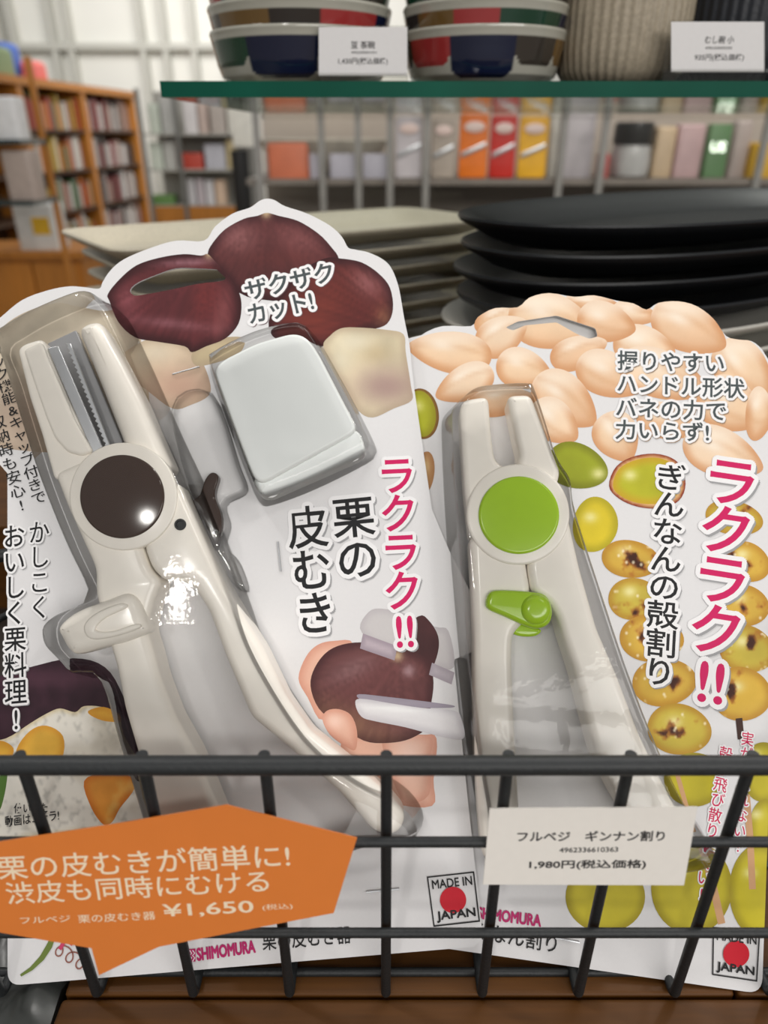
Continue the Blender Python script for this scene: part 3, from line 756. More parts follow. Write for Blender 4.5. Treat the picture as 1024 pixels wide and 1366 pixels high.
def nut(cx, cy, rx, ry, rot=0, pt=.18, seed=0, base=(238, 205, 170)):
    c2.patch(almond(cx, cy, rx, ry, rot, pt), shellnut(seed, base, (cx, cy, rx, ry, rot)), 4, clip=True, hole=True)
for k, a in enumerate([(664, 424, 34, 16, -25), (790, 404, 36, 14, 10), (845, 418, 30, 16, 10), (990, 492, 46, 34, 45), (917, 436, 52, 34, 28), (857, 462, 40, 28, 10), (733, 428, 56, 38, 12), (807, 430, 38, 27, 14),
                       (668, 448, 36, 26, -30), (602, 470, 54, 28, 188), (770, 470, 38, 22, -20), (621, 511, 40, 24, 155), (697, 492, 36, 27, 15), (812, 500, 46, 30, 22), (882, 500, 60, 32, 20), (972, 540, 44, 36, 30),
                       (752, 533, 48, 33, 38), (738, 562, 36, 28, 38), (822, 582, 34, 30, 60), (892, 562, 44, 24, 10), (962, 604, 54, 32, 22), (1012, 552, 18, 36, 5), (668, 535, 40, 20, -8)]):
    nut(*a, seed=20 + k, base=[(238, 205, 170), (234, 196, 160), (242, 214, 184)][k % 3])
def fruit(base, dark, seed, spots=0.0, hi=None):
    def fn(P, D):
        m = P.mean(0); n = fbm(P, 36, seed) - .5
        c = np.tile(C(*base), (len(P), 1)) * (1 + .18 * n)[:, None]
        c = mixc(c, dark, (1 - smooth(D, 0, 14)) * .6)
        hx, hy = hi or (m[0] - 6, m[1] - 10)
        c = mixc(c, (250, 244, 190), .75 * blob(P, hx, hy, 9, 7))
        if spots:
            hx2, hy2 = m[0] + 14 * math.sin(seed * 2.3), m[1] + 8 * math.cos(seed * 1.7)
            q = fbm(P, 13, seed * 7 + 4) * .8 + .30 * blob(P, hx2, hy2, 20, 13, seed * 40) * spots
            c = mixc(c, (164, 84, 30), smooth(q, .56, .74) * .75); c = mixc(c, (58, 24, 14), smooth(q, .66, .80) * .95)
            g = vnoise(P, 5, seed + 8); c = mixc(c, (255, 246, 214), smooth(g, .9, .96) * .8)
        return c
    return fn
GRN, GRD, YEL, YED, ROA, ROD = (156, 164, 40), (110, 112, 24), (204, 190, 40), (150, 140, 26), (216, 176, 70), (176, 120, 36)
c2.patch(oval(562, 552, 23, 34, -8), lambda P, D: mixc(np.tile(C(142, 108, 48), (len(P), 1)), (120, 80, 36), 1 - smooth(D, 0, 3)), 4)
c2.patch(oval(561, 552, 20, 31, -8), fruit((176, 178, 46), (140, 130, 30), 41), 4)
c2.patch(oval(566, 632, 13, 30, 8), fruit((214, 172, 120), (150, 96, 56), 42), 4)
c2.patch(oval(770, 622, 42, 30, 18, .15), fruit(GRN, GRD, 43, hi=(798, 632)), 4)
c2.patch(oval(794, 700, 30, 37, 10, .1), fruit((216, 194, 46), (160, 150, 30), 44, hi=(787, 690)), 4)
c2.patch(closed_smooth([(812, 648), (822, 622), (848, 608), (880, 606), (905, 618), (914, 645), (905, 668), (880, 678), (850, 676), (825, 665)], 4), lambda P, D: mixc(np.tile(C(232, 188, 128), (len(P), 1)), (132, 40, 24), 1 - smooth(D, 0, 6)), 4)
c2.patch(closed_smooth([(817, 648), (826, 625), (850, 613), (878, 611), (900, 622), (908, 645), (900, 663), (878, 672), (850, 671), (828, 662)], 4), fruit((188, 186, 44), (206, 150, 40), 45, hi=(840, 634)), 4)
for k, a in enumerate([(979, 691, 39, 23, 12), (996, 750, 32, 26, 25), (992, 808, 34, 28, 10), (996, 866, 38, 31, 20), (989, 926, 40, 36, 10), (841, 746, 39, 25, 8), (846, 799, 35, 28, 0), (869, 852, 43, 31, 5), (886, 910, 43, 32, -5), (906, 973, 43, 34, 10)]):
    c2.patch(oval(*a, .08), fruit(ROA if k % 3 else (206, 184, 72), ROD, 50 + k, spots=1.0), 3)
for k, a in enumerate([(925, 1040, 40, 36, 0), (1018, 1030, 30, 40, 0), (1020, 1110, 22, 44, 0), (807, 1196, 53, 48, 0), (922, 1184, 54, 62, 0), (1012, 1188, 40, 62, 0)]):
    c2.patch(oval(*a), fruit((196, 182, 42), (140, 124, 22), 70 + k, hi=(a[0] - 12, a[1] - 24)), 4, clip=True)
for p, wd in ((((985, 958), (988, 986)), 9), (((902, 1030), (914, 1072), (925, 1110)), 6), (((936, 1130), (950, 1180), (962, 1232)), 10), (((995, 1060), (1000, 1120), (1003, 1186)), 9)):
    c2.stroke(np.array(p, float), wd, (60, 34, 26) if p[0][0] == 985 else (206, 160, 118))
c2.text('握りやすい', (823, 481), (965, 485), 29, GREY_INK, .016, HALO, .12, (150, 128, 108))
c2.text('ハンドル形状', (823, 511), (993, 519), 29, GREY_INK, .016, HALO, .12, (150, 128, 108))
c2.text('バネの力で', (821, 543), (968, 549), 29, GREY_INK, .016, HALO, .12, (150, 128, 108))
c2.text('力いらず!', (820, 573), (945, 577), 28, GREY_INK, .016, HALO, .12, (150, 128, 108))
c2.text(['ラ', 'ク', 'ラ', 'ク', '!!'], (976, 616), (944, 938), 64, PINK, .016, HALO, .10, SHD, vertical=True, pitch=.92)
c2.text(list('ぎんなんの殻割り'), (895, 619), (878, 914), 42, INK, .012, HALO, .11, SHD, vertical=True, pitch=.95)
c2.text(list('実がつぶれない') + ['!'], (997, 976), (983, 1136), 17, (206, 26, 84), .008, HALO, .1, vertical=True)
c2.text(list('殻が飛び散りにくい') + ['!'], (969, 996), (933, 1200), 18, (206, 26, 84), .008, HALO, .1, vertical=True)
c2.text('SHIMOMURA', (637, 1217), (721, 1228), 14, (186, 36, 104), 0, (186, 36, 104), .045)
c2.text('ぎんなん割り', (610, 1236), (742, 1259), 23, INK, .004)
origin_box(c2, [(950, 1236), (1013, 1243), (1009, 1309), (949, 1300)], (981, 1272, 17.5, 17.5))
c2.mb.build('backing_card', M['print'], pk2, smooth=0, colour=True)
flap = MB(); fq = F2.L(round_poly([(668, 452), (672, 430), (690, 424), (742, 415), (798, 433), (803, 452), (790, 460), (740, 446)], 3, 3)); pillow(flap, fq, -.0030, -.0025, .0001, 1, col=lin((214, 212, 210)))
flap.build('hang_flap', M['print'], pk2, smooth=0, colour=True)
b = MB()
blister(b, F2, [(589, 575), (592, 553), (600, 543), (625, 522), (660, 516), (700, 515), (713, 522), (730, 570), (744, 615), (762, 645), (768, 685), (800, 785), (835, 890), (872, 985), (908, 1060), (942, 1112), (948, 1135), (936, 1150), (900, 1160), (800, 1168), (700, 1172), (660, 1168), (646, 1145), (636, 1080), (622, 990), (606, 840), (594, 690)], .0185, .004, .0028, 200)
b.build('blister_shell', M['blister'], pk2, smooth=50)
staple(F2, pk2, (740, 1250), (772, 1256))

gc, offg = tool('nut_cracker', 'cream ginkgo nut cracker with round lime green pivot cap inside right blister', 'nut cracker', F2, (692, 687))
P2 = dict(F=F2, parent=gc, off_=offg)
part('jaw', [(613, 545), (617, 533), (632, 530), (647, 528), (652, 533), (655, 576), (660, 611), (668, 620), (680, 624), (690, 640), (690, 720), (640, 724), (626, 716), (619, 650)], .003, .0142, M['cream'], .0022, **P2, rnd=6, n=120)
part('jaw', [(677, 531), (682, 526), (703, 525), (710, 529), (736, 597), (748, 629), (740, 660), (700, 660), (687, 630), (693, 606), (689, 588)], .003, .0142, M['cream'], .0024, **P2, rnd=6, n=120)
part('handle', [(626, 716), (650, 712), (700, 730), (702, 753), (708, 788), (700, 830), (684, 846), (683, 880), (686, 960), (689, 1010), (694, 1100), (696, 1140), (688, 1152), (656, 1154), (643, 1144), (638, 1080), (634, 1010), (632, 930), (632, 850), (629, 780)], .002, .0143, M['cream'], .0027, **P2, rnd=9, n=180)
part('handle', [(703, 753), (708, 735), (740, 680), (758, 686), (775, 760), (797, 838), (825, 903), (853, 978), (881, 1037), (901, 1075), (916, 1105), (908, 1128), (884, 1140), (868, 1134), (848, 1108), (820, 1060), (795, 1008), (783, 963), (765, 893), (750, 848), (744, 824), (732, 804), (709, 790)], .002, .0143, M['cream'], .0027, **P2, rnd=9, n=180)
mb = MB(); pillow(mb, F2.L(oval(691, 686, 69, 67.5, n=72), .0150), .0125, .0150, .0009, 4); mb.build('pivot_plate', M['cream'], gc, off=offg)
mb = MB(); pillow(mb, F2.L(oval(692, 687, 54, 52, n=72), .0156), .0145, .0160, .0009, 6); mb.build('pivot_cap', M['green'], gc, off=offg)
lv = part('lock_lever', [(648, 804), (652, 792), (664, 787), (706, 789), (728, 794), (737, 812), (734, 830), (722, 838), (706, 837), (672, 822), (652, 813)], .0134, .0168, M['green'], .0016, **P2, n=90)
mb = MB(); pillow(mb, F2.L(oval(715, 813, 21, 21, n=48), .0172), .0160, .0182, .0030, 8); mb.build('knob', M['green'], lv, off=offg)
part('lever_base', [(683, 828), (718, 838), (721, 844), (712, 849), (695, 849), (684, 844)], .004, .0110, M['green'], .001, **P2)

# ================================================================== PRICE CARDS ON THE BASKET
def leaning(u, v, y, lean, roll=0.0):
    P = on_y(u, v, y); t = Vector((0, math.sin(R(lean)), math.cos(R(lean)))); n = Vector((0, -math.cos(R(lean)), math.sin(R(lean))))
    return Frame(P, X, t, n)
def label(name, F, outline, thick, base, text, mtl, lab, cat, group=None, at=None):
    c = Card(F, outline, None, thick); c.mb.c = [tuple(lin(base))] * len(c.mb.v)
    text(c)
    x, y = F.L([at])[0]
    o = c.mb.build(name, mtl, None, smooth=0, colour=True, off=(x, y, 0)); o.matrix_world = F.matrix(x, y, 0)
    return tag(o, lab, cat, group)
FO = leaning(302, 1110, YW - .0050, 16)
CRM = (246, 226, 196)
def orange_text(c):
    c.text('栗の皮むきが簡単に!', (-4, 1158), (386, 1141), 37, CRM, .006)
    c.text('渋皮も同時にむける', (8, 1192), (358, 1175), 34, CRM, .006)
    c.text('フルベジ', (27, 1228), (94, 1225), 10, CRM, .004)
    c.text('栗の皮むき器', (104, 1226), (207, 1221), 13, CRM, .004)
    c.text('¥1,650', (217, 1216), (338, 1210), 22, CRM, .012)
    c.text('(税込)', (350, 1211), (390, 1209), 10, CRM, .0)
pop = label('price_card', FO, [(302, 1074), (476, 1118), (445, 1218), (330, 1240), (212, 1263), (132, 1301), (122, 1265), (0, 1244), (-60, 1226), (-72, 1138), (0, 1123), (150, 1100)], .0004, (222, 124, 48), orange_text, M['gloss_print'],
            'orange speech bubble price card on the front of the basket', 'price card', at=(150, 1180))
FW = leaning(790, 1108, YW - .0048, 12)
def white_text(c):
    k = (34, 32, 34)
    c.text('フルベジ　ギンナン割り', (690, 1116), (886, 1115), 16, k, 0, k, .03)
    c.text('4962336610363', (746, 1134), (824, 1133), 7.5, k, 0, k, .03)
    c.text('1,980円(税込価格)', (706, 1154), (861, 1153), 15, k, 0, k, .03)
label('price_label', FW, [(653, 1079), (791, 1078), (930, 1077), (912, 1181), (644, 1180)], .0004, (236, 231, 224), white_text, M['paper_print'],
      'white rectangular price label on the front wires before the right pack', 'price label', at=(785, 1130))

# ================================================================== PLATES
def stack_stand():
    pass
ZR = -.185
rs = thing('display_riser', 'low wooden riser behind the basket under the plate stacks', 'riser', loc=(.08, .5, ZT))
b = MB(); b.box(-.30, .50, .335, .70, ZR - .015, ZR); local(b, 'top_board', M['wood'], rs)
b = MB(); b.box(-.29, .49, .345, .355, ZT, ZR - .015); local(b, 'front_board', M['wood'], rs)
for x in (-.30, .48):
    b = MB(); b.box(x, x + .02, .355, .70, ZT, ZR - .015); local(b, 'side_board', M['wood'], rs)

def plate_mesh(name, shape, n, h, lipr, m, well=.012, t=.0035):
    """shape(k, s) gives the outline point at angle index k scaled by inset s (metres)"""
    rings = [(well * 3.2, 0), (well * 2.4, .0012), (well * 1.3, h * .34), (well * .5, h * .66), (.0012, h - .0030), (0, h - .0012), (.0004, h), (.0012, h - .0004), (lipr, h - t * 1.1), (well * 1.6, t + .0015), (well * 2.6, t)]
    mb = MB(); v = []; f = []
    for (ins, z) in rings: v += [(*shape(k, ins), z) for k in range(n)]
    for i in range(len(rings) - 1):
        for k in range(n):
            j = (k + 1) % n; f.append((i * n + k, i * n + j, (i + 1) * n + j, (i + 1) * n + k))
    f.append(tuple(range(n))[::-1]); f.append(tuple((len(rings) - 1) * n + k for k in range(n)))
    mb.add(v, f); return mb.build(name, m, None, smooth=50)
def ov(a, b):
    def s(k, ins, n=96):
        g = 2 * math.pi * k / n
        e = 2 / 2.25; cx, sy = math.cos(g), math.sin(g)
        return ((a - ins) * math.copysign(abs(cx) ** e, cx), (b - ins) * math.copysign(abs(sy) ** e, sy))
    return s
def rect(a, b, r):
    base = round_poly([(-a, -b), (a, -b), (a, b), (-a, b)], r, 11)
    def s(k, ins):
        x, y = base[k % 48]; return (x * (1 - ins / a), y * (1 - ins / b))
    return s
PITCHZ = .0128
rot_o = R(36); oc = (.1945, .4745); ZTOPB = -.036
ordn = ['topmost', 'second', 'third', 'fourth', 'fifth', 'sixth', 'seventh', 'eighth', 'ninth', 'tenth', 'eleventh']
proto = None
for k in range(4):
    z = ZTOPB - .016 - PITCHZ * k
    if proto is None: proto = o = plate_mesh('oval_plate', ov(.18, .081), 96, .016, .010, M['black_plate'])
    else: o = proto.copy(); COL.objects.link(o)
    o.location = (oc[0], oc[1], z); o.rotation_euler = (0, 0, rot_o + R((0, 1.5, -1, .8)[k]))
    tag(o, f'{ordn[k]} black oval plate in the dark stack behind the right pack', 'plate', 'black oval plates')
proto = None
zb = ZTOPB - .016 - PITCHZ * 3; nb = 0
while zb - PITCHZ > ZR + .002 and nb < 7:
    zb -= PITCHZ; nb += 1
    if proto is None: proto = o = plate_mesh('oval_plate', ov(.186, .084), 96, .016, .010, M['grey_plate'])
    else: o = proto.copy(); COL.objects.link(o)
    o.location = (oc[0], oc[1], zb); o.rotation_euler = (0, 0, rot_o + R((1, -1.2, .5)[nb % 3]))
    tag(o, f'pale grey oval plate, {ordn[nb - 1]} below the black plates', 'plate', 'pale grey oval plates')
z_block = zb
# rectangular beige plates
ZB = -.055
Np, Lp, Rp = on_z(150, 334, ZB), on_z(67, 306, ZB), on_z(624, 295, ZB)
dl = (Rp - Np); ang = math.atan2(dl.y, dl.x); ln = .29; wd = (Lp - Np).length
ux = Vector((math.cos(ang), math.sin(ang), 0)); uy = Vector((-math.sin(ang), math.cos(ang), 0))
cen = Np + ux * ln / 2 + uy * wd / 2
proto = None; k = 0; z = ZB - .013
while z > ZR - .001:
    if proto is None: proto = o = plate_mesh('rectangular_plate', rect(ln / 2, wd / 2, .018), 48, .013, .008, M['beige_plate'], well=.008, t=.003)
    else: o = proto.copy(); COL.objects.link(o)
    jit = [0, .010, .012, .004, .008, .005, .009, .006, .01, .004, .007][k % 11]
    o.location = (cen.x + ux.x * jit, cen.y + ux.y * jit, z); o.rotation_euler = (0, 0, ang + R((0, -.8, .6, -.3)[k % 4]))
    tag(o, f'{ordn[k]} speckled beige rectangular plate in the stack behind the left pack', 'plate', 'beige rectangular plates')
    k += 1; z -= PITCHZ * 1.0; zl = o.location.z

# ================================================================== GLASS SHELF AND ITS GOODS
YG = .40; zt, zbm = on_y(512, 108, YG).z, on_y(512, 130, YG).z
xg = on_y(214, 119, YG).x
m_top = clear_plastic('shelf_glass_face', tint=(.93, .955, .94), edge=(.5, .62, .56), bump=.0, gloss=.8)
m_edge = mat('green_glass_edge', L3(4, 84, 66), rough=.3, noise=.3, nscale=14, stretch=(1, .02, .02), spec=.2)
gs = thing('glass_shelf', 'clear glass shelf with a green front edge carrying bowls and cups', 'shelf', loc=((xg + .5) / 2, .55, zbm))
b = MB(); b.box(xg, .5, YG + .0015, .69, zbm, zt); local(b, 'glass_pane', m_top, gs, smooth=0)
b = MB(); b.box(xg, .5, YG, YG + .0014, zbm, zt); local(b, 'green_edge', m_edge, gs, smooth=0)
m_acr = clear_plastic('clear_acrylic', tint=(.95, .95, .94), edge=(.5, .5, .49), bump=.0, gloss=.7)
xa = on_y(345, 200, .665).x
ac = thing('acrylic_panel', 'clear upright acrylic panel under the glass shelf behind the plates', 'panel', loc=((xa + .49) / 2, .665, ZT))
b = MB(); b.box(xa, .49, .7045, .7085, ZT, zt); local(b, 'sheet', m_acr, ac, smooth=0)
b = MB(); b.box(xa, .49, .690, .7045, zbm - .004, zbm - .0005); local(b, 'shelf_ledge', m_acr, ac, smooth=0)

def bowl_paint(seed):
    rg = random.Random(seed); pal = [(30, 66, 48), (22, 30, 62), (60, 52, 44), (104, 76, 42), (150, 44, 44), (22, 30, 62), (30, 62, 48), (52, 44, 40)]
    n = 14; segs = [(rg.choice(pal), rg.uniform(.0065, .010)) for _ in range(n)]
    return segs, n
def make_bowl(name, r, order, phase, seed):
    """shallow straight sided bowl; coloured tongues hang from the rim over a pale glaze"""
    prof = [(r * .6, 0), (r * .80, .0006), (r * .90, .0035), (r * .945, .009), (r * .972, .015), (r * 1.0, .021), (r * 1.01, .0225), (r * 1.005, .0236), (r * .992, .0232), (r * .980, .019), (r * .955, .0125), (r * .86, .0060), (r * .5, .004)]
    mb = MB(); cream = lin((178, 176, 164))
    fine = []
    for i in range(len(prof) - 1):
        st = 8 if 1 <= i <= 5 else 2
        for k in range(st): t = k / st; fine.append((prof[i][0] * (1 - t) + prof[i + 1][0] * t, prof[i][1] * (1 - t) + prof[i + 1][1] * t))
    fine.append(prof[-1]); nout = sum(8 if 1 <= i <= 5 else 2 for i in range(6))
    tot = sum(o[1] for o in order)
    def cf(a, rr, z, i):
        if i > nout - 1: return cream
        g = ((a + phase) % (2 * math.pi)) / (2 * math.pi) * tot; acc = 0
        for col, wdt, low in order:
            if g < acc + wdt:
                e = min(g - acc, acc + wdt - g) / wdt
                bottom = low + .004 * (1 - min(1, e / .16)) ** 2
                return lin(col) if z > bottom and z < .0193 else cream
            acc += wdt
        return cream
    lathe(mb, fine, 200, colfn=cf)
    return mb.build(name, M['bowl'], None, smooth=50, colour=True)
M['bowl'] = mat('glazed_bowl', attr=True, rough=.12, noise=.03, nscale=200, coat=.6)
GN, NV, BR, OC, RD, DK = (26, 62, 44), (18, 26, 54), (58, 52, 46), (110, 84, 46), (160, 52, 52), (44, 38, 34)
orderA = [(BR, .5, .007), (GN, .8, .0075), (NV, .9, .002), (BR, .8, .0075), (OC, .8, .0075), (DK, .6, .007), (RD, .8, .0075), (NV, 1.2, .002), (OC, .7, .007)]
orderB = [(BR, .7, .007), (RD, .75, .0075), (NV, .9, .002), (BR, .7, .0075), (OC, .6, .008), (RD, .6, .004), (GN, 1.0, .0075), (NV, 1.2, .002), (DK, .6, .007)]
def bowls(u, r, order, ph, where):
    x = on_y(u, 80, YG + .005 + r).x
    for k in range(3):
        o = make_bowl('bowl', r, order, ph + 2.1 * k, k)
        o.location = (x, YG + .005 + r * 1.03, zt + .0002 + k * .0106); o.rotation_euler = (0, 0, R(11 * k))
        tag(o, f'pale bowl with colour patches, {["bottom", "middle", "top"][k]} of the {where} stack on the glass shelf', 'bowl', 'stacked patchwork bowls')
xbl = lambda u, y: on_y(u, 80, y).x
bowls(403, .0475, orderA, R(186), 'left')
bowls(644, .0425, orderB, R(194), 'right')
m_ribbed = mat('beige_ribbed_stoneware', L3(168, 156, 136), rough=.5, noise=.18, nscale=500, bump=.2)
m_dark = mat('dark_ribbed_stoneware', L3(30, 33, 40), rough=.5, noise=.2, nscale=500, bump=.2)
def cup(u, r, m, lab):
    prof = [(r * .70, 0), (r * .84, .001), (r * .94, .006), (r * .985, .014), (r, .03), (r * 1.0, .06), (r * .99, .078), (r * .95, .080), (r * .92, .078), (r * .92, .03), (r * .86, .01), (r * .5, .006)]
    mb = MB(); lathe(mb, prof, 320, ribs=44, amp=.010)
    o = mb.build('ribbed_cup', m, None, smooth=60); o.location = (on_y(u, 60, YG + .012 + r).x, YG + .012 + r * 1.02, zt + .0002)
    tag(o, lab, 'cup')
cup(829, .0335, m_ribbed, 'beige ribbed stoneware cup at the right on the glass shelf')
cup(985, .0325, m_dark, 'dark ribbed stoneware cup behind the right price tag on the glass shelf')

# price tags in clear stands
def shelf_tag(q, lines, lab):
    yy = YG + .0035
    cx = (q[0] + q[2]) / 2; cy = (q[1] + q[3]) / 2
    P = on_y(cx, cy, yy); F = Frame(P, X, Vector((0, 0, 1)), Vector((0, -1, 0)))
    o = thing('price_tag', lab, 'price tag', loc=(P.x, yy, zt))
    c = Card(F, [(q[0], q[1]), (q[2], q[1]), (q[2], q[3]), (q[0], q[3])], None, .0004); c.mb.c = [tuple(lin((232, 230, 230)))] * len(c.mb.v)
    for body, a, b2, h, bold in lines: c.text(body, a, b2, h, (50, 48, 50), bold)
    s = c.mb.build('tag_card', M['paper_print'], None, smooth=0, colour=True); s.matrix_world = F.matrix(); 
    s.parent = o; s.matrix_parent_inverse = Matrix.Translation(-o.location)
    Lq = F.L([(q[0], q[1]), (q[2], q[3])]); x0, x1 = P.x + Lq[0][0], P.x + Lq[1][0]; z1, z0 = P.z + Lq[0][1], P.z + Lq[1][1]
    mb = MB(); mb.box(x0 - .0004, x1 + .0004, yy + .0006, yy + .0020, zt, z1 + .0006); mb.box(x0 - .0004, x1 + .0004, yy - .0022, yy - .0010, zt, z0 + .001); mb.box(x0 - .0004, x1 + .0004, yy - .0022, yy + .0020, zt, max(zt + .0004, z0 - .0004)); local(mb, 'clear_stand', m_acr, o, smooth=0)
shelf_tag((425, 36, 543, 101), [('豆 茶碗', (468, 60), (500, 60), 9, .02), ('4962000101', (468, 70), (502, 70), 3, .02), ('1,430円(税込価格)', (451, 82), (517, 82), 9, .02)], 'small white price tag before the left stack of bowls')
shelf_tag((895, 29, 1019, 96), [('むし碗 小', (940, 53), (979, 53), 9, .02), ('4962000205', (940, 64), (976, 64), 3, .02), ('935円(税込価格)', (926, 77), (992, 77), 9, .02)], 'small white price tag before the dark ribbed cup')

# ================================================================== THE SHOP BEHIND
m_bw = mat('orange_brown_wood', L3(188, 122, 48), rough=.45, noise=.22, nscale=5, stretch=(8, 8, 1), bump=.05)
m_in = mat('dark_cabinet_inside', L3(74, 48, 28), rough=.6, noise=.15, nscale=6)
_pal = {}
def pmat(c, rough=.4):
    k = (c, rough)
    if k not in _pal: _pal[k] = mat('coloured_pack_%d' % len(_pal), L3(*c), rough=rough, noise=.12, nscale=30)
    return _pal[k]
def rect_at(u0, v0, u1, v1, y):
    uc, vc = (u0 + u1) / 2, (v0 + v1) / 2
    return on_y(u0, vc, y).x, on_y(u1, vc, y).x, on_y(uc, v1, y).z, on_y(uc, v0, y).z
def soft_box(name, u0, v0, u1, v1, y, d, m, lab=None, cat=None, group=None, r=.004, parent=None, z0=None):
    x0, x1, a, z1 = rect_at(u0, v0, u1, v1, y); z0 = a if z0 is None else z0
    mb = MB(); q = round_poly([(x0, y), (x1, y), (x1, y + d), (x0, y + d)], r, 3); pillow(mb, q, z0, z1, min(r, .01), 3)
    org = ((x0 + x1) / 2, y + d / 2, z0)
    if parent: return mb.build(name, m, parent, off=tuple(parent.location))
    o = mb.build(name, m, None, off=org); o.location = org
    return tag(o, lab, cat, group)

# -- the tall wooden bookcase going away on the left
ZBC = .36
A0, A1, A2 = on_z(22, 101, ZBC), on_z(108, 113, ZBC), on_z(176, 122.5, ZBC)
dv = Vector(((A2 - A0).x, (A2 - A0).y, 0)).normalized(); pv = Vector((-dv.y, dv.x, 0))
s1, s2 = (A1 - A0).dot(dv), (A2 - A0).dot(dv)
bm = Matrix(((dv.x, pv.x, 0, A0.x), (dv.y, pv.y, 0, A0.y), (0, 0, 1, ZFLOOR), (0, 0, 0, 1)))
bc = thing('bookcase', 'tall orange brown wooden bookcase full of books at the far left', 'bookcase', matrix=bm)
H = ZBC - ZFLOOR; DEP = .30
def bpart(name, x0, x1, y0, y1, z0, z1, m):
    b = MB(); b.box(x0, x1, y0, y1, z0, z1); return b.build(name, m, bc, smooth=0)
s0 = -s1
for s in (s0, 0, s1, s2): bpart('upright', s - .035, s + .035, 0, DEP, 0, H - .05, m_bw)
bpart('top_board', s0 - .05, s2 + .05, -.015, DEP, H - .05, H, m_bw)
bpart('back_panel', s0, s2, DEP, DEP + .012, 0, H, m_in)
bpart('plinth', s0, s2, .01, .03, 0, .12, m_bw)
def zpl(u, v):
    d = ray(u, v); t = A0.dot(pv) / d.dot(pv); return (d * t).z - ZFLOOR
zs = [zpl(150, 174), zpl(150, 222), zpl(150, 270), zpl(150, 316), zpl(150, 366)]
for z in zs:
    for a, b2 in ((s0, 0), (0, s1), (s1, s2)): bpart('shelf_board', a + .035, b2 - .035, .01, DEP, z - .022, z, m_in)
bpart('cupboard_door', s0 + .035, -.035, .0, .02, .12, zs[4] - .025, m_bw); bpart('cupboard_door', .035, s1 - .035, 0, .02, .12, zs[4] - .025, m_bw); bpart('cupboard_door', s1 + .035, s2 - .035, 0, .02, .12, zs[4] - .025, m_bw)
palA = [(176, 146, 54), (196, 190, 180), (196, 116, 48), (150, 52, 42), (48, 46, 46), (170, 150, 124), (76, 104, 66), (206, 202, 198), (160, 96, 70)]
palB = [(196, 188, 184), (160, 146, 142), (136, 66, 68), (206, 202, 200), (112, 44, 42), (160, 130, 118), (88, 78, 76), (60, 48, 44)]
rb = random.Random(5); rown = ['top', 'second', 'third', 'fourth', 'lowest']
book_mesh = {}
for bi, (a, b2, pal, nm) in enumerate(((s0, 0, palA, 'nearest'), (0, s1, palA, 'middle'), (s1, s2, palB, 'far'))):
    if bi == 0: continue
    for zi, z in enumerate(zs):
        x = a + .05
        top = (zs[zi - 1] - .022 if zi else H - .05) - z
        while True:
            wd_ = rb.uniform(.034, .066); hh = min(top - .02, rb.uniform(.6, .93) * top)
            if x + wd_ > b2 - .045: break
            c = rb.choice(pal); key = c
            if key not in book_mesh:
                mb = MB(); mb.box(-.5, .5, 0, 1, 0, 1); o = mb.build('book', pmat(c), None, smooth=0); book_mesh[key] = o.data
            else: o = bpy.data.objects.new('book', book_mesh[key]); COL.objects.link(o)
            o.matrix_world = bm @ Matrix.Translation((x + wd_ / 2, .03 + rb.uniform(0, .03), z + .0005)) @ Matrix.Diagonal((wd_ - .003, .19, hh, 1))
            tag(o, f'blurred book upright on the {rown[zi]} shelf of the {nm} bookcase bay', 'book', f'books on the {rown[zi]} shelf, {nm} bay')
            x += wd_
# -- things standing on top of the bookcase
def ball(name, u, v, rpx, m, lab, cat, z=None, sq=(1, 1, 1), group=None, on=None):
    p = on; mb = MB(); r = rpx
    prof = [(max(1e-4, r * math.sin(math.pi * k / 14)), r - r * math.cos(math.pi * k / 14)) for k in range(15)]
    lathe(mb, prof, 28, sx=sq[0], sy=sq[1]); mb.v = [(x, y, zz * sq[2]) for x, y, zz in mb.v]
    o = mb.build(name, m, None); o.location = p; return tag(o, lab, cat, group)
def on_top(s, y=.12): return bm @ Vector((s, y, H + .0005))
def pouch(name, s, wd_, h, c, lab, y=.1, d=.10):
    mb = MB(); pillow(mb, round_poly([(-wd_ / 2, -d / 2), (wd_ / 2, -d / 2), (wd_ / 2, d / 2), (-wd_ / 2, d / 2)], .03, 4), 0, h, .04, 5)
    o = mb.build(name, pmat(c, .6), None); o.matrix_world = bm @ Matrix.Translation((s, y, H + .0005)); return tag(o, lab, 'packaged goods')
pouch('gift_box', -.06, .34, .17, (140, 158, 118), 'pale green gift box on top of the wooden bookcase')
pouch('plush_toy', .05, .2, .26, (226, 92, 120), 'pink soft toy behind the pale green box on the bookcase', y=.22)
pouch('cloth_bundle', .30, .22, .22, (74, 108, 186), 'blue cloth bundle on top of the wooden bookcase', y=.2)
pouch('gift_bag', .42, .22, .12, (226, 116, 110), 'coral pink gift bag at the front edge of the bookcase top', y=.08)

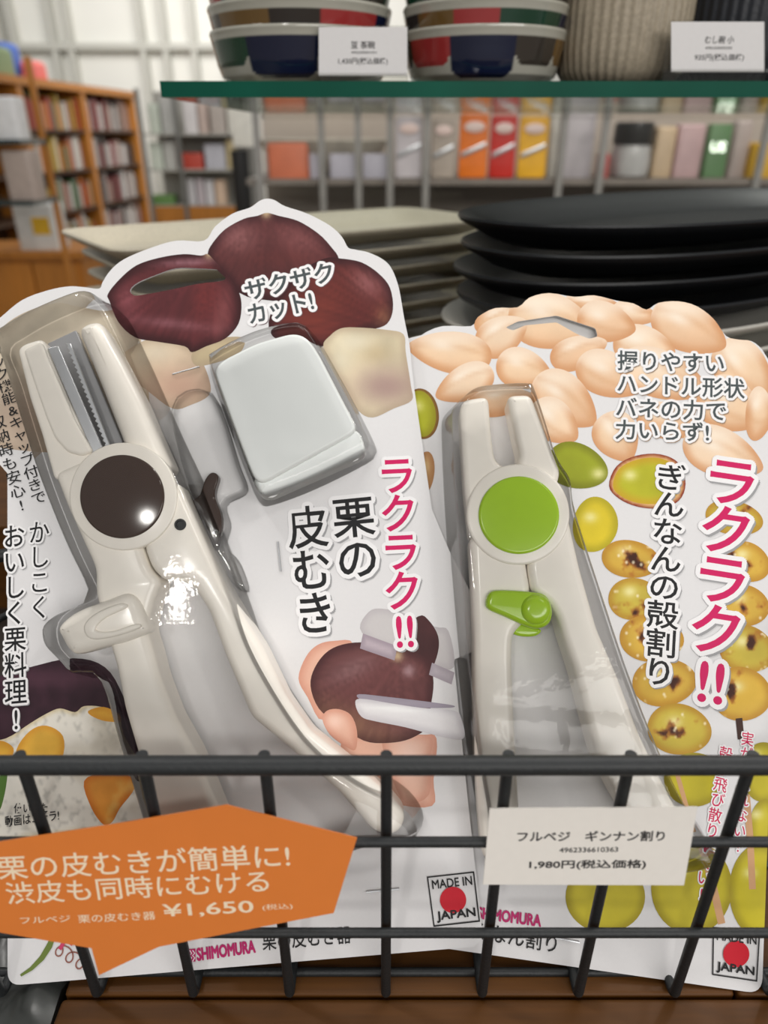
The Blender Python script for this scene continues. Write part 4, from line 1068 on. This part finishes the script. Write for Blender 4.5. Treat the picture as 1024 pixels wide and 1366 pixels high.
# -- goods stand in front of the bookcase
YS = 3.0
gx0, gx1, _, _ = rect_at(-90, 260, 42, 262, YS)
st = thing('goods_stand', 'dark glass goods stand at the left edge before the bookcase', 'stand', loc=((gx0 + gx1) / 2, YS + .12, ZFLOOR))
m_dg = mat('dark_green_glass', L3(24, 44, 42), rough=.15, noise=.1, coat=.5)
zsA, zsB = on_y(10, 186, YS).z, on_y(10, 268, YS).z
for z in (zsA, zsB):
    b = MB(); b.box(gx0, gx1, YS, YS + .24, z - .018, z); local(b, 'glass_shelf_board', m_dg, st, smooth=0)
for x in (gx0, gx1 - .02):
    b = MB(); b.box(x, x + .02, YS + .22, YS + .24, ZFLOOR, zsA + .28); local(b, 'stand_post', m_bw, st, smooth=0)
soft_box('snack_bag', -20, 128, 20, 160, YS + .03, .1, pmat((226, 226, 226)), 'white bag on the upper glass board of the left stand', 'bag', r=.02, z0=zsA + .0005)
soft_box('snack_bag', 4, 200, 44, 262, YS + .03, .1, pmat((176, 160, 150)), 'grey brown bag on the lower glass board of the left stand', 'bag', r=.02, z0=zsB + .0005)
# -- wooden counter with white bag
YC = 3.35
zc = on_y(40, 336, YC).z
cx0, cx1, _, _ = rect_at(-100, 330, 108, 332, YC)
ct = thing('wooden_counter', 'low orange brown wooden counter under the white bag at far left', 'counter', loc=((cx0 + cx1) / 2, YC + .2, ZFLOOR))
b = MB(); b.box(cx0, cx1, YC, YC + .4, zc - .03, zc); local(b, 'counter_top', m_bw, ct, smooth=0)
b = MB(); b.box(cx0 + .02, cx1 - .02, YC + .03, YC + .38, ZFLOOR, zc - .03); local(b, 'body', m_bw, ct, smooth=0)
for k in range(3):
    w3 = (cx1 - cx0 - .06) / 3; b = MB(); b.box(cx0 + .03 + k * w3 + .006, cx0 + .03 + (k + 1) * w3 - .006, YC + .012, YC + .03, ZFLOOR + .06, zc - .05); local(b, 'cupboard_door', m_bw, ct, smooth=0)
bag = soft_box('paper_bag', 20, 272, 74, 336, YC + .05, .14, pmat((224, 224, 220)), 'white bag with a yellow label standing on the low wooden counter', 'bag', r=.02, z0=zc + .0005)
x0, x1, z0, z1 = rect_at(43, 290, 66, 313, YC + .048)
b = MB(); b.box(x0, x1, YC + .0475, YC + .0495, z0, z1); b.build('label_sticker', pmat((232, 186, 44)), bag, smooth=0, off=tuple(bag.location))

# -- pale goods shelf in the middle distance
YM = 5.2
mx0, mx1, _, _ = rect_at(192, 200, 338, 202, YM)
ms = thing('goods_shelf', 'pale goods shelf on a wooden base in the far middle', 'shelf unit', loc=((mx0 + mx1) / 2, YM + .2, ZFLOOR))
m_pl = mat('pale_shelf', L3(178, 176, 168), rough=.5, noise=.05)
zm = [on_y(260, v, YM).z for v in (178, 226, 274)]
b = MB(); b.box(mx0, mx1, YM, YM + .36, ZFLOOR, zm[2] - .006); local(b, 'wooden_base', m_bw, ms, smooth=0)
for z in zm: b = MB(); b.box(mx0, mx1, YM, YM + .36, z - .012 if z != zm[2] else z - .005, z); local(b, 'shelf_board', m_pl, ms, smooth=0)
b = MB(); b.box(mx0, mx1, YM + .36, YM + .375, ZFLOOR, on_y(260, 118, YM).z); local(b, 'back_panel', m_pl, ms, smooth=0)
for u in (193, 240, 336):
    x = on_y(u, 200, YM).x; b = MB(); b.box(x - .012, x + .012, YM - .02, YM - .001, ZFLOOR, on_y(260, 118, YM).z); local(b, 'post', pmat((120, 120, 116)), ms, smooth=0)
rows = [(0, 178, [(198, 212, 40, (206, 214, 200)), (214, 232, 50, (190, 190, 186)), (244, 262, 46, (226, 222, 222)), (264, 276, 42, (200, 180, 170)), (280, 300, 40, (186, 176, 168)), (303, 320, 44, (232, 230, 220))]),
        (1, 226, [(200, 216, 36, (212, 220, 206)), (218, 234, 38, (196, 196, 190)), (242, 270, 22, (196, 76, 60)), (273, 300, 34, (196, 196, 204)), (302, 312, 40, (214, 196, 150))]),
        (2, 274, [(202, 232, 14, (104, 142, 78)), (250, 260, 36, (216, 214, 216)), (262, 272, 36, (206, 196, 200)), (274, 285, 34, (222, 220, 222)), (287, 300, 34, (224, 196, 170))])]
names = {(196, 76, 60): 'red', (104, 142, 78): 'green'}
for ri, v, its in rows:
    for (u0, u1, hp, c) in its:
        soft_box('carton', u0, v - hp, u1, v, YM + .06, .12, pmat(c), f'{names.get(c, "pale")} blurred carton, {["upper", "middle", "bottom"][ri]} row of the far goods shelf' , 'carton', f'{names.get(c, "pale")} cartons, {["upper", "middle", "bottom"][ri]} row', r=.01, z0=zm[ri] + .0005)
# a dark slim stand with a white packet
YD = 4.0
dx = on_y(322, 240, YD).x
ds = thing('slim_stand', 'slim black stand holding white packets in the distance', 'stand', loc=(dx, YD, ZFLOOR))
b = MB(); tube(b, [(dx, YD, ZFLOOR + .02), (dx, YD, on_y(322, 200, YD).z)], .045, 16); local(b, 'pole', pmat((30, 30, 30)), ds)
b = MB(); lathe(b, [(.16, 0), (.16, .015), (.05, .03)], 24); b.build('foot', pmat((30, 30, 30)), ds)
soft_box('packet', 308, 138, 338, 196, YD - .04, .08, pmat((226, 224, 214)), parent=ds, r=.01)

# -- the tool rack behind the acrylic panel
YR = 2.0
m_rk = mat('grey_beige_rack', L3(186, 174, 162), rough=.6, noise=.06, nscale=6)
rx0, rx1, _, rzt = rect_at(352, 122, 1130, 300, YR + .3)
zr1, zr2 = on_y(600, 238, YR).z, on_y(600, 306, YR).z
rk = thing('display_rack', 'grey beige display rack with slicers behind the clear panel', 'rack', loc=((rx0 + rx1) / 2, YR + .2, ZFLOOR))
b = MB(); b.box(rx0, rx1, YR + .30, YR + .33, ZFLOOR, rzt); local(b, 'back_panel', m_rk, rk, smooth=0)
for z in (zr1, zr2): b = MB(); b.box(rx0, rx1, YR - .02, YR + .30, z - .014, z); local(b, 'shelf_board', pmat((126, 118, 110)), rk, smooth=0)
for u in (346, 430, 478, 520, 568, 746, 800, 1010):
    x = on_y(u, 200, YR).x; b = MB(); b.box(x - .008, x + .008, YR - .035, YR - .021, zr1 - .1, rzt); local(b, 'divider', pmat((140, 138, 134)), rk, smooth=0)
x0, x1, z0, z1 = rect_at(352, 136, 1100, 141, YR - .036); b = MB(); b.box(x0, x1, YR - .05, YR - .036, z0, z1); local(b, 'rail', pmat((176, 172, 164)), rk, smooth=0)
def slicer(u0, v0, u1, v1, c, lab, y):
    x0, x1, _, z1 = rect_at(u0, v0, u1, v1, y); z0 = zr1
    o = thing('slicer_board', lab, 'slicer', 'slicer boards on the rack', loc=((x0 + x1) / 2, y, z0 + .0005))
    w_, h_ = x1 - x0, z1 - z0
    mb = MB(); q = round_poly([(-w_ / 2, 0), (w_ / 2, 0), (w_ / 2, h_), (-w_ / 2, h_)], .008, 4)
    pillow(mb, q, 0, .014, .003, 3); mb.v = [(a, -zz, b2) for a, b2, zz in mb.v]; mb.build('board', pmat(c, .3), o)
    mb = MB(); q = oval(0, h_ * .80, w_ * .36, h_ * .085); pillow(mb, q, .0142, .018, .002, 3); mb.v = [(a, -zz, b2) for a, b2, zz in mb.v]; mb.build('grip', pmat((238, 214, 206), .3), o)
    mb = MB(); q = np.array([(-w_ * .42, h_ * .33), (w_ * .42, h_ * .50), (w_ * .42, h_ * .58), (-w_ * .42, h_ * .41)]); pillow(mb, q, .0142, .017, .0008, 2); mb.v = [(a, -zz, b2) for a, b2, zz in mb.v]; mb.build('blade', M['steel'], o)
for (u0, v0, u1, v1, c, n) in ((527, 155, 563, 236, (206, 200, 204), 'white'), (575, 158, 606, 236, (176, 164, 152), 'beige'), (612, 152, 650, 230, (232, 120, 30), 'orange'), (653, 154, 687, 230, (200, 42, 30), 'red'), (691, 155, 729, 230, (236, 178, 40), 'yellow')):
    slicer(u0, v0, u1, v1, c, f'{n} vegetable slicer board with diagonal blade on the rack', YR)
for k, (u0, u1) in enumerate(((413, 428), (440, 474), (484, 516))):
    soft_box('shelf_card', u0, 205, u1, 236, YR + .0, .004, pmat((196, 194, 206)), ['narrow white card left of the rack dividers', 'white card between the first two rack dividers', 'white card left of the white slicer'][k], 'shelf card', 'white cards on the rack', r=.001, z0=zr1 + .0005)
soft_box('orange_pack', 356, 190, 411, 236, YR - .012, .03, pmat((206, 112, 76)), 'orange pack at the left end of the rack', 'pack', r=.01, z0=zr1 + .0005)
# broad pale bowl
pb = on_y(432, 198, YR + .17); rr_ = (on_y(520, 198, YR + .17).x - on_y(345, 198, YR + .17).x) / 2
mb = MB(); lathe(mb, [(rr_ * .35, 0), (rr_ * .6, .012), (rr_ * .85, .045), (rr_, .085), (rr_ * .98, .088), (rr_ * .8, .05), (rr_ * .3, .01)], 64, sy=.62)
o = mb.build('serving_bowl', pmat((196, 190, 176), .3), None); o.location = (pb.x, YR + .165, zr1 + .0005); tag(o, 'broad pale serving bowl behind the white cards on the rack', 'bowl')
# metal kitchenware under the slicers
for k, (u, r) in enumerate(((445, .035), (500, .030), (548, .028), (590, .04), (640, .026), (668, .026), (712, .03))):
    mb = MB(); lathe(mb, [(r * .5, 0), (r * .85, r * .3), (r, r * .9), (r * .96, r * .92), (r * .8, r * .4), (r * .3, .004)], 32)
    o = mb.build('metal_cup', M['steel'] if k % 2 == 0 else pmat((70, 60, 54)), None); o.location = (on_y(u, 290, YR + .05).x, YR + .05, zr2 + .0005)
    tag(o, f'{"shiny metal" if k % 2 == 0 else "dark brown"} cup on the rack shelf below the slicers', 'cup', f'{"shiny metal" if k % 2 == 0 else "dark brown"} cups below the slicers')
# right end of the rack
for k, (u0, u1, c) in enumerate(((733, 744, (206, 204, 196)), (752, 792, (184, 178, 182)))):
    soft_box('white_box', u0, 150, u1, 237, YR + .02, .08, pmat(c), ['narrow white box right of the yellow slicer', 'pale grey box between the rack dividers'][k], 'box', r=.006, z0=zr1 + .0005)
def jar(u, v0, v1, rpx, lid, body, lab, zb_, y):
    x = on_y(u, 200, y).x; z1 = on_y(u, v0, y).z; h_ = z1 - zb_; r = (on_y(u + rpx, 200, y).x - x)
    o = thing('jar', lab, 'jar', loc=(x, y, zb_ + .0005))
    mb = MB(); lathe(mb, [(r * .8, 0), (r * .95, .004), (r, h_ * .3), (r * .92, h_ * .58), (r * .86, h_ * .6)], 40); mb.build('jar_body', pmat(body, .15), o)
    mb = MB(); lathe(mb, [(r * .98, h_ * .605), (r * 1.0, h_ * .62), (r * .98, h_ * .96), (r * .9, h_)], 40); mb.build('lid', pmat(lid, .3), o)
jar(842, 163, 238, 26, (44, 44, 42), (188, 188, 186), 'silver jar with a black lid on the right of the rack', zr1, YR + .06)
soft_box('pack', 800, 205, 813, 237, YR + .02, .05, pmat((180, 70, 66)), 'small red pack left of the black lidded jar', 'pack', r=.006, z0=zr1 + .0005)
soft_box('pack', 873, 168, 900, 237, YR + .04, .06, pmat((196, 172, 140)), 'tan pack right of the black lidded jar', 'pack', r=.01, z0=zr1 + .0005)
soft_box('pack', 902, 165, 938, 237, YR + .04, .06, pmat((190, 160, 160)), 'pink grey pack left of the lit green sign', 'pack', r=.01, z0=zr1 + .0005)
sg = soft_box('lit_sign', 943, 165, 972, 237, YR + .03, .03, pmat((92, 130, 84)), 'dark green box with bright lit letters on the rack', 'sign', r=.004, z0=zr1 + .0005)
m_lit = mat('lit_letters', (.9, 1, .85), emit=2.5)
V, T = glyphs('US', .03, False, 1.0); lo, hi = V.min(0), V.max(0); V = (V - (lo + hi) / 2) / (hi - lo)
x0, x1, z0, z1 = rect_at(948, 189, 968, 203, YR + .0285)
mb = MB(); mb.add([((x0 + x1) / 2 + a * (x1 - x0), YR + .0292, (z0 + z1) / 2 + b2 * (z1 - z0)) for a, b2 in V], T); mb.build('letters', m_lit, sg, smooth=0, off=tuple(sg.location))
soft_box('pack', 978, 160, 1000, 237, YR + .05, .05, pmat((186, 172, 166)), 'pale pack between the lit sign and the yellow pack', 'pack', r=.01, z0=zr1 + .0005)
soft_box('pack', 1004, 190, 1060, 237, YR + .02, .07, pmat((224, 176, 36)), 'yellow pack at the right edge of the rack', 'pack', r=.012, z0=zr1 + .0005)
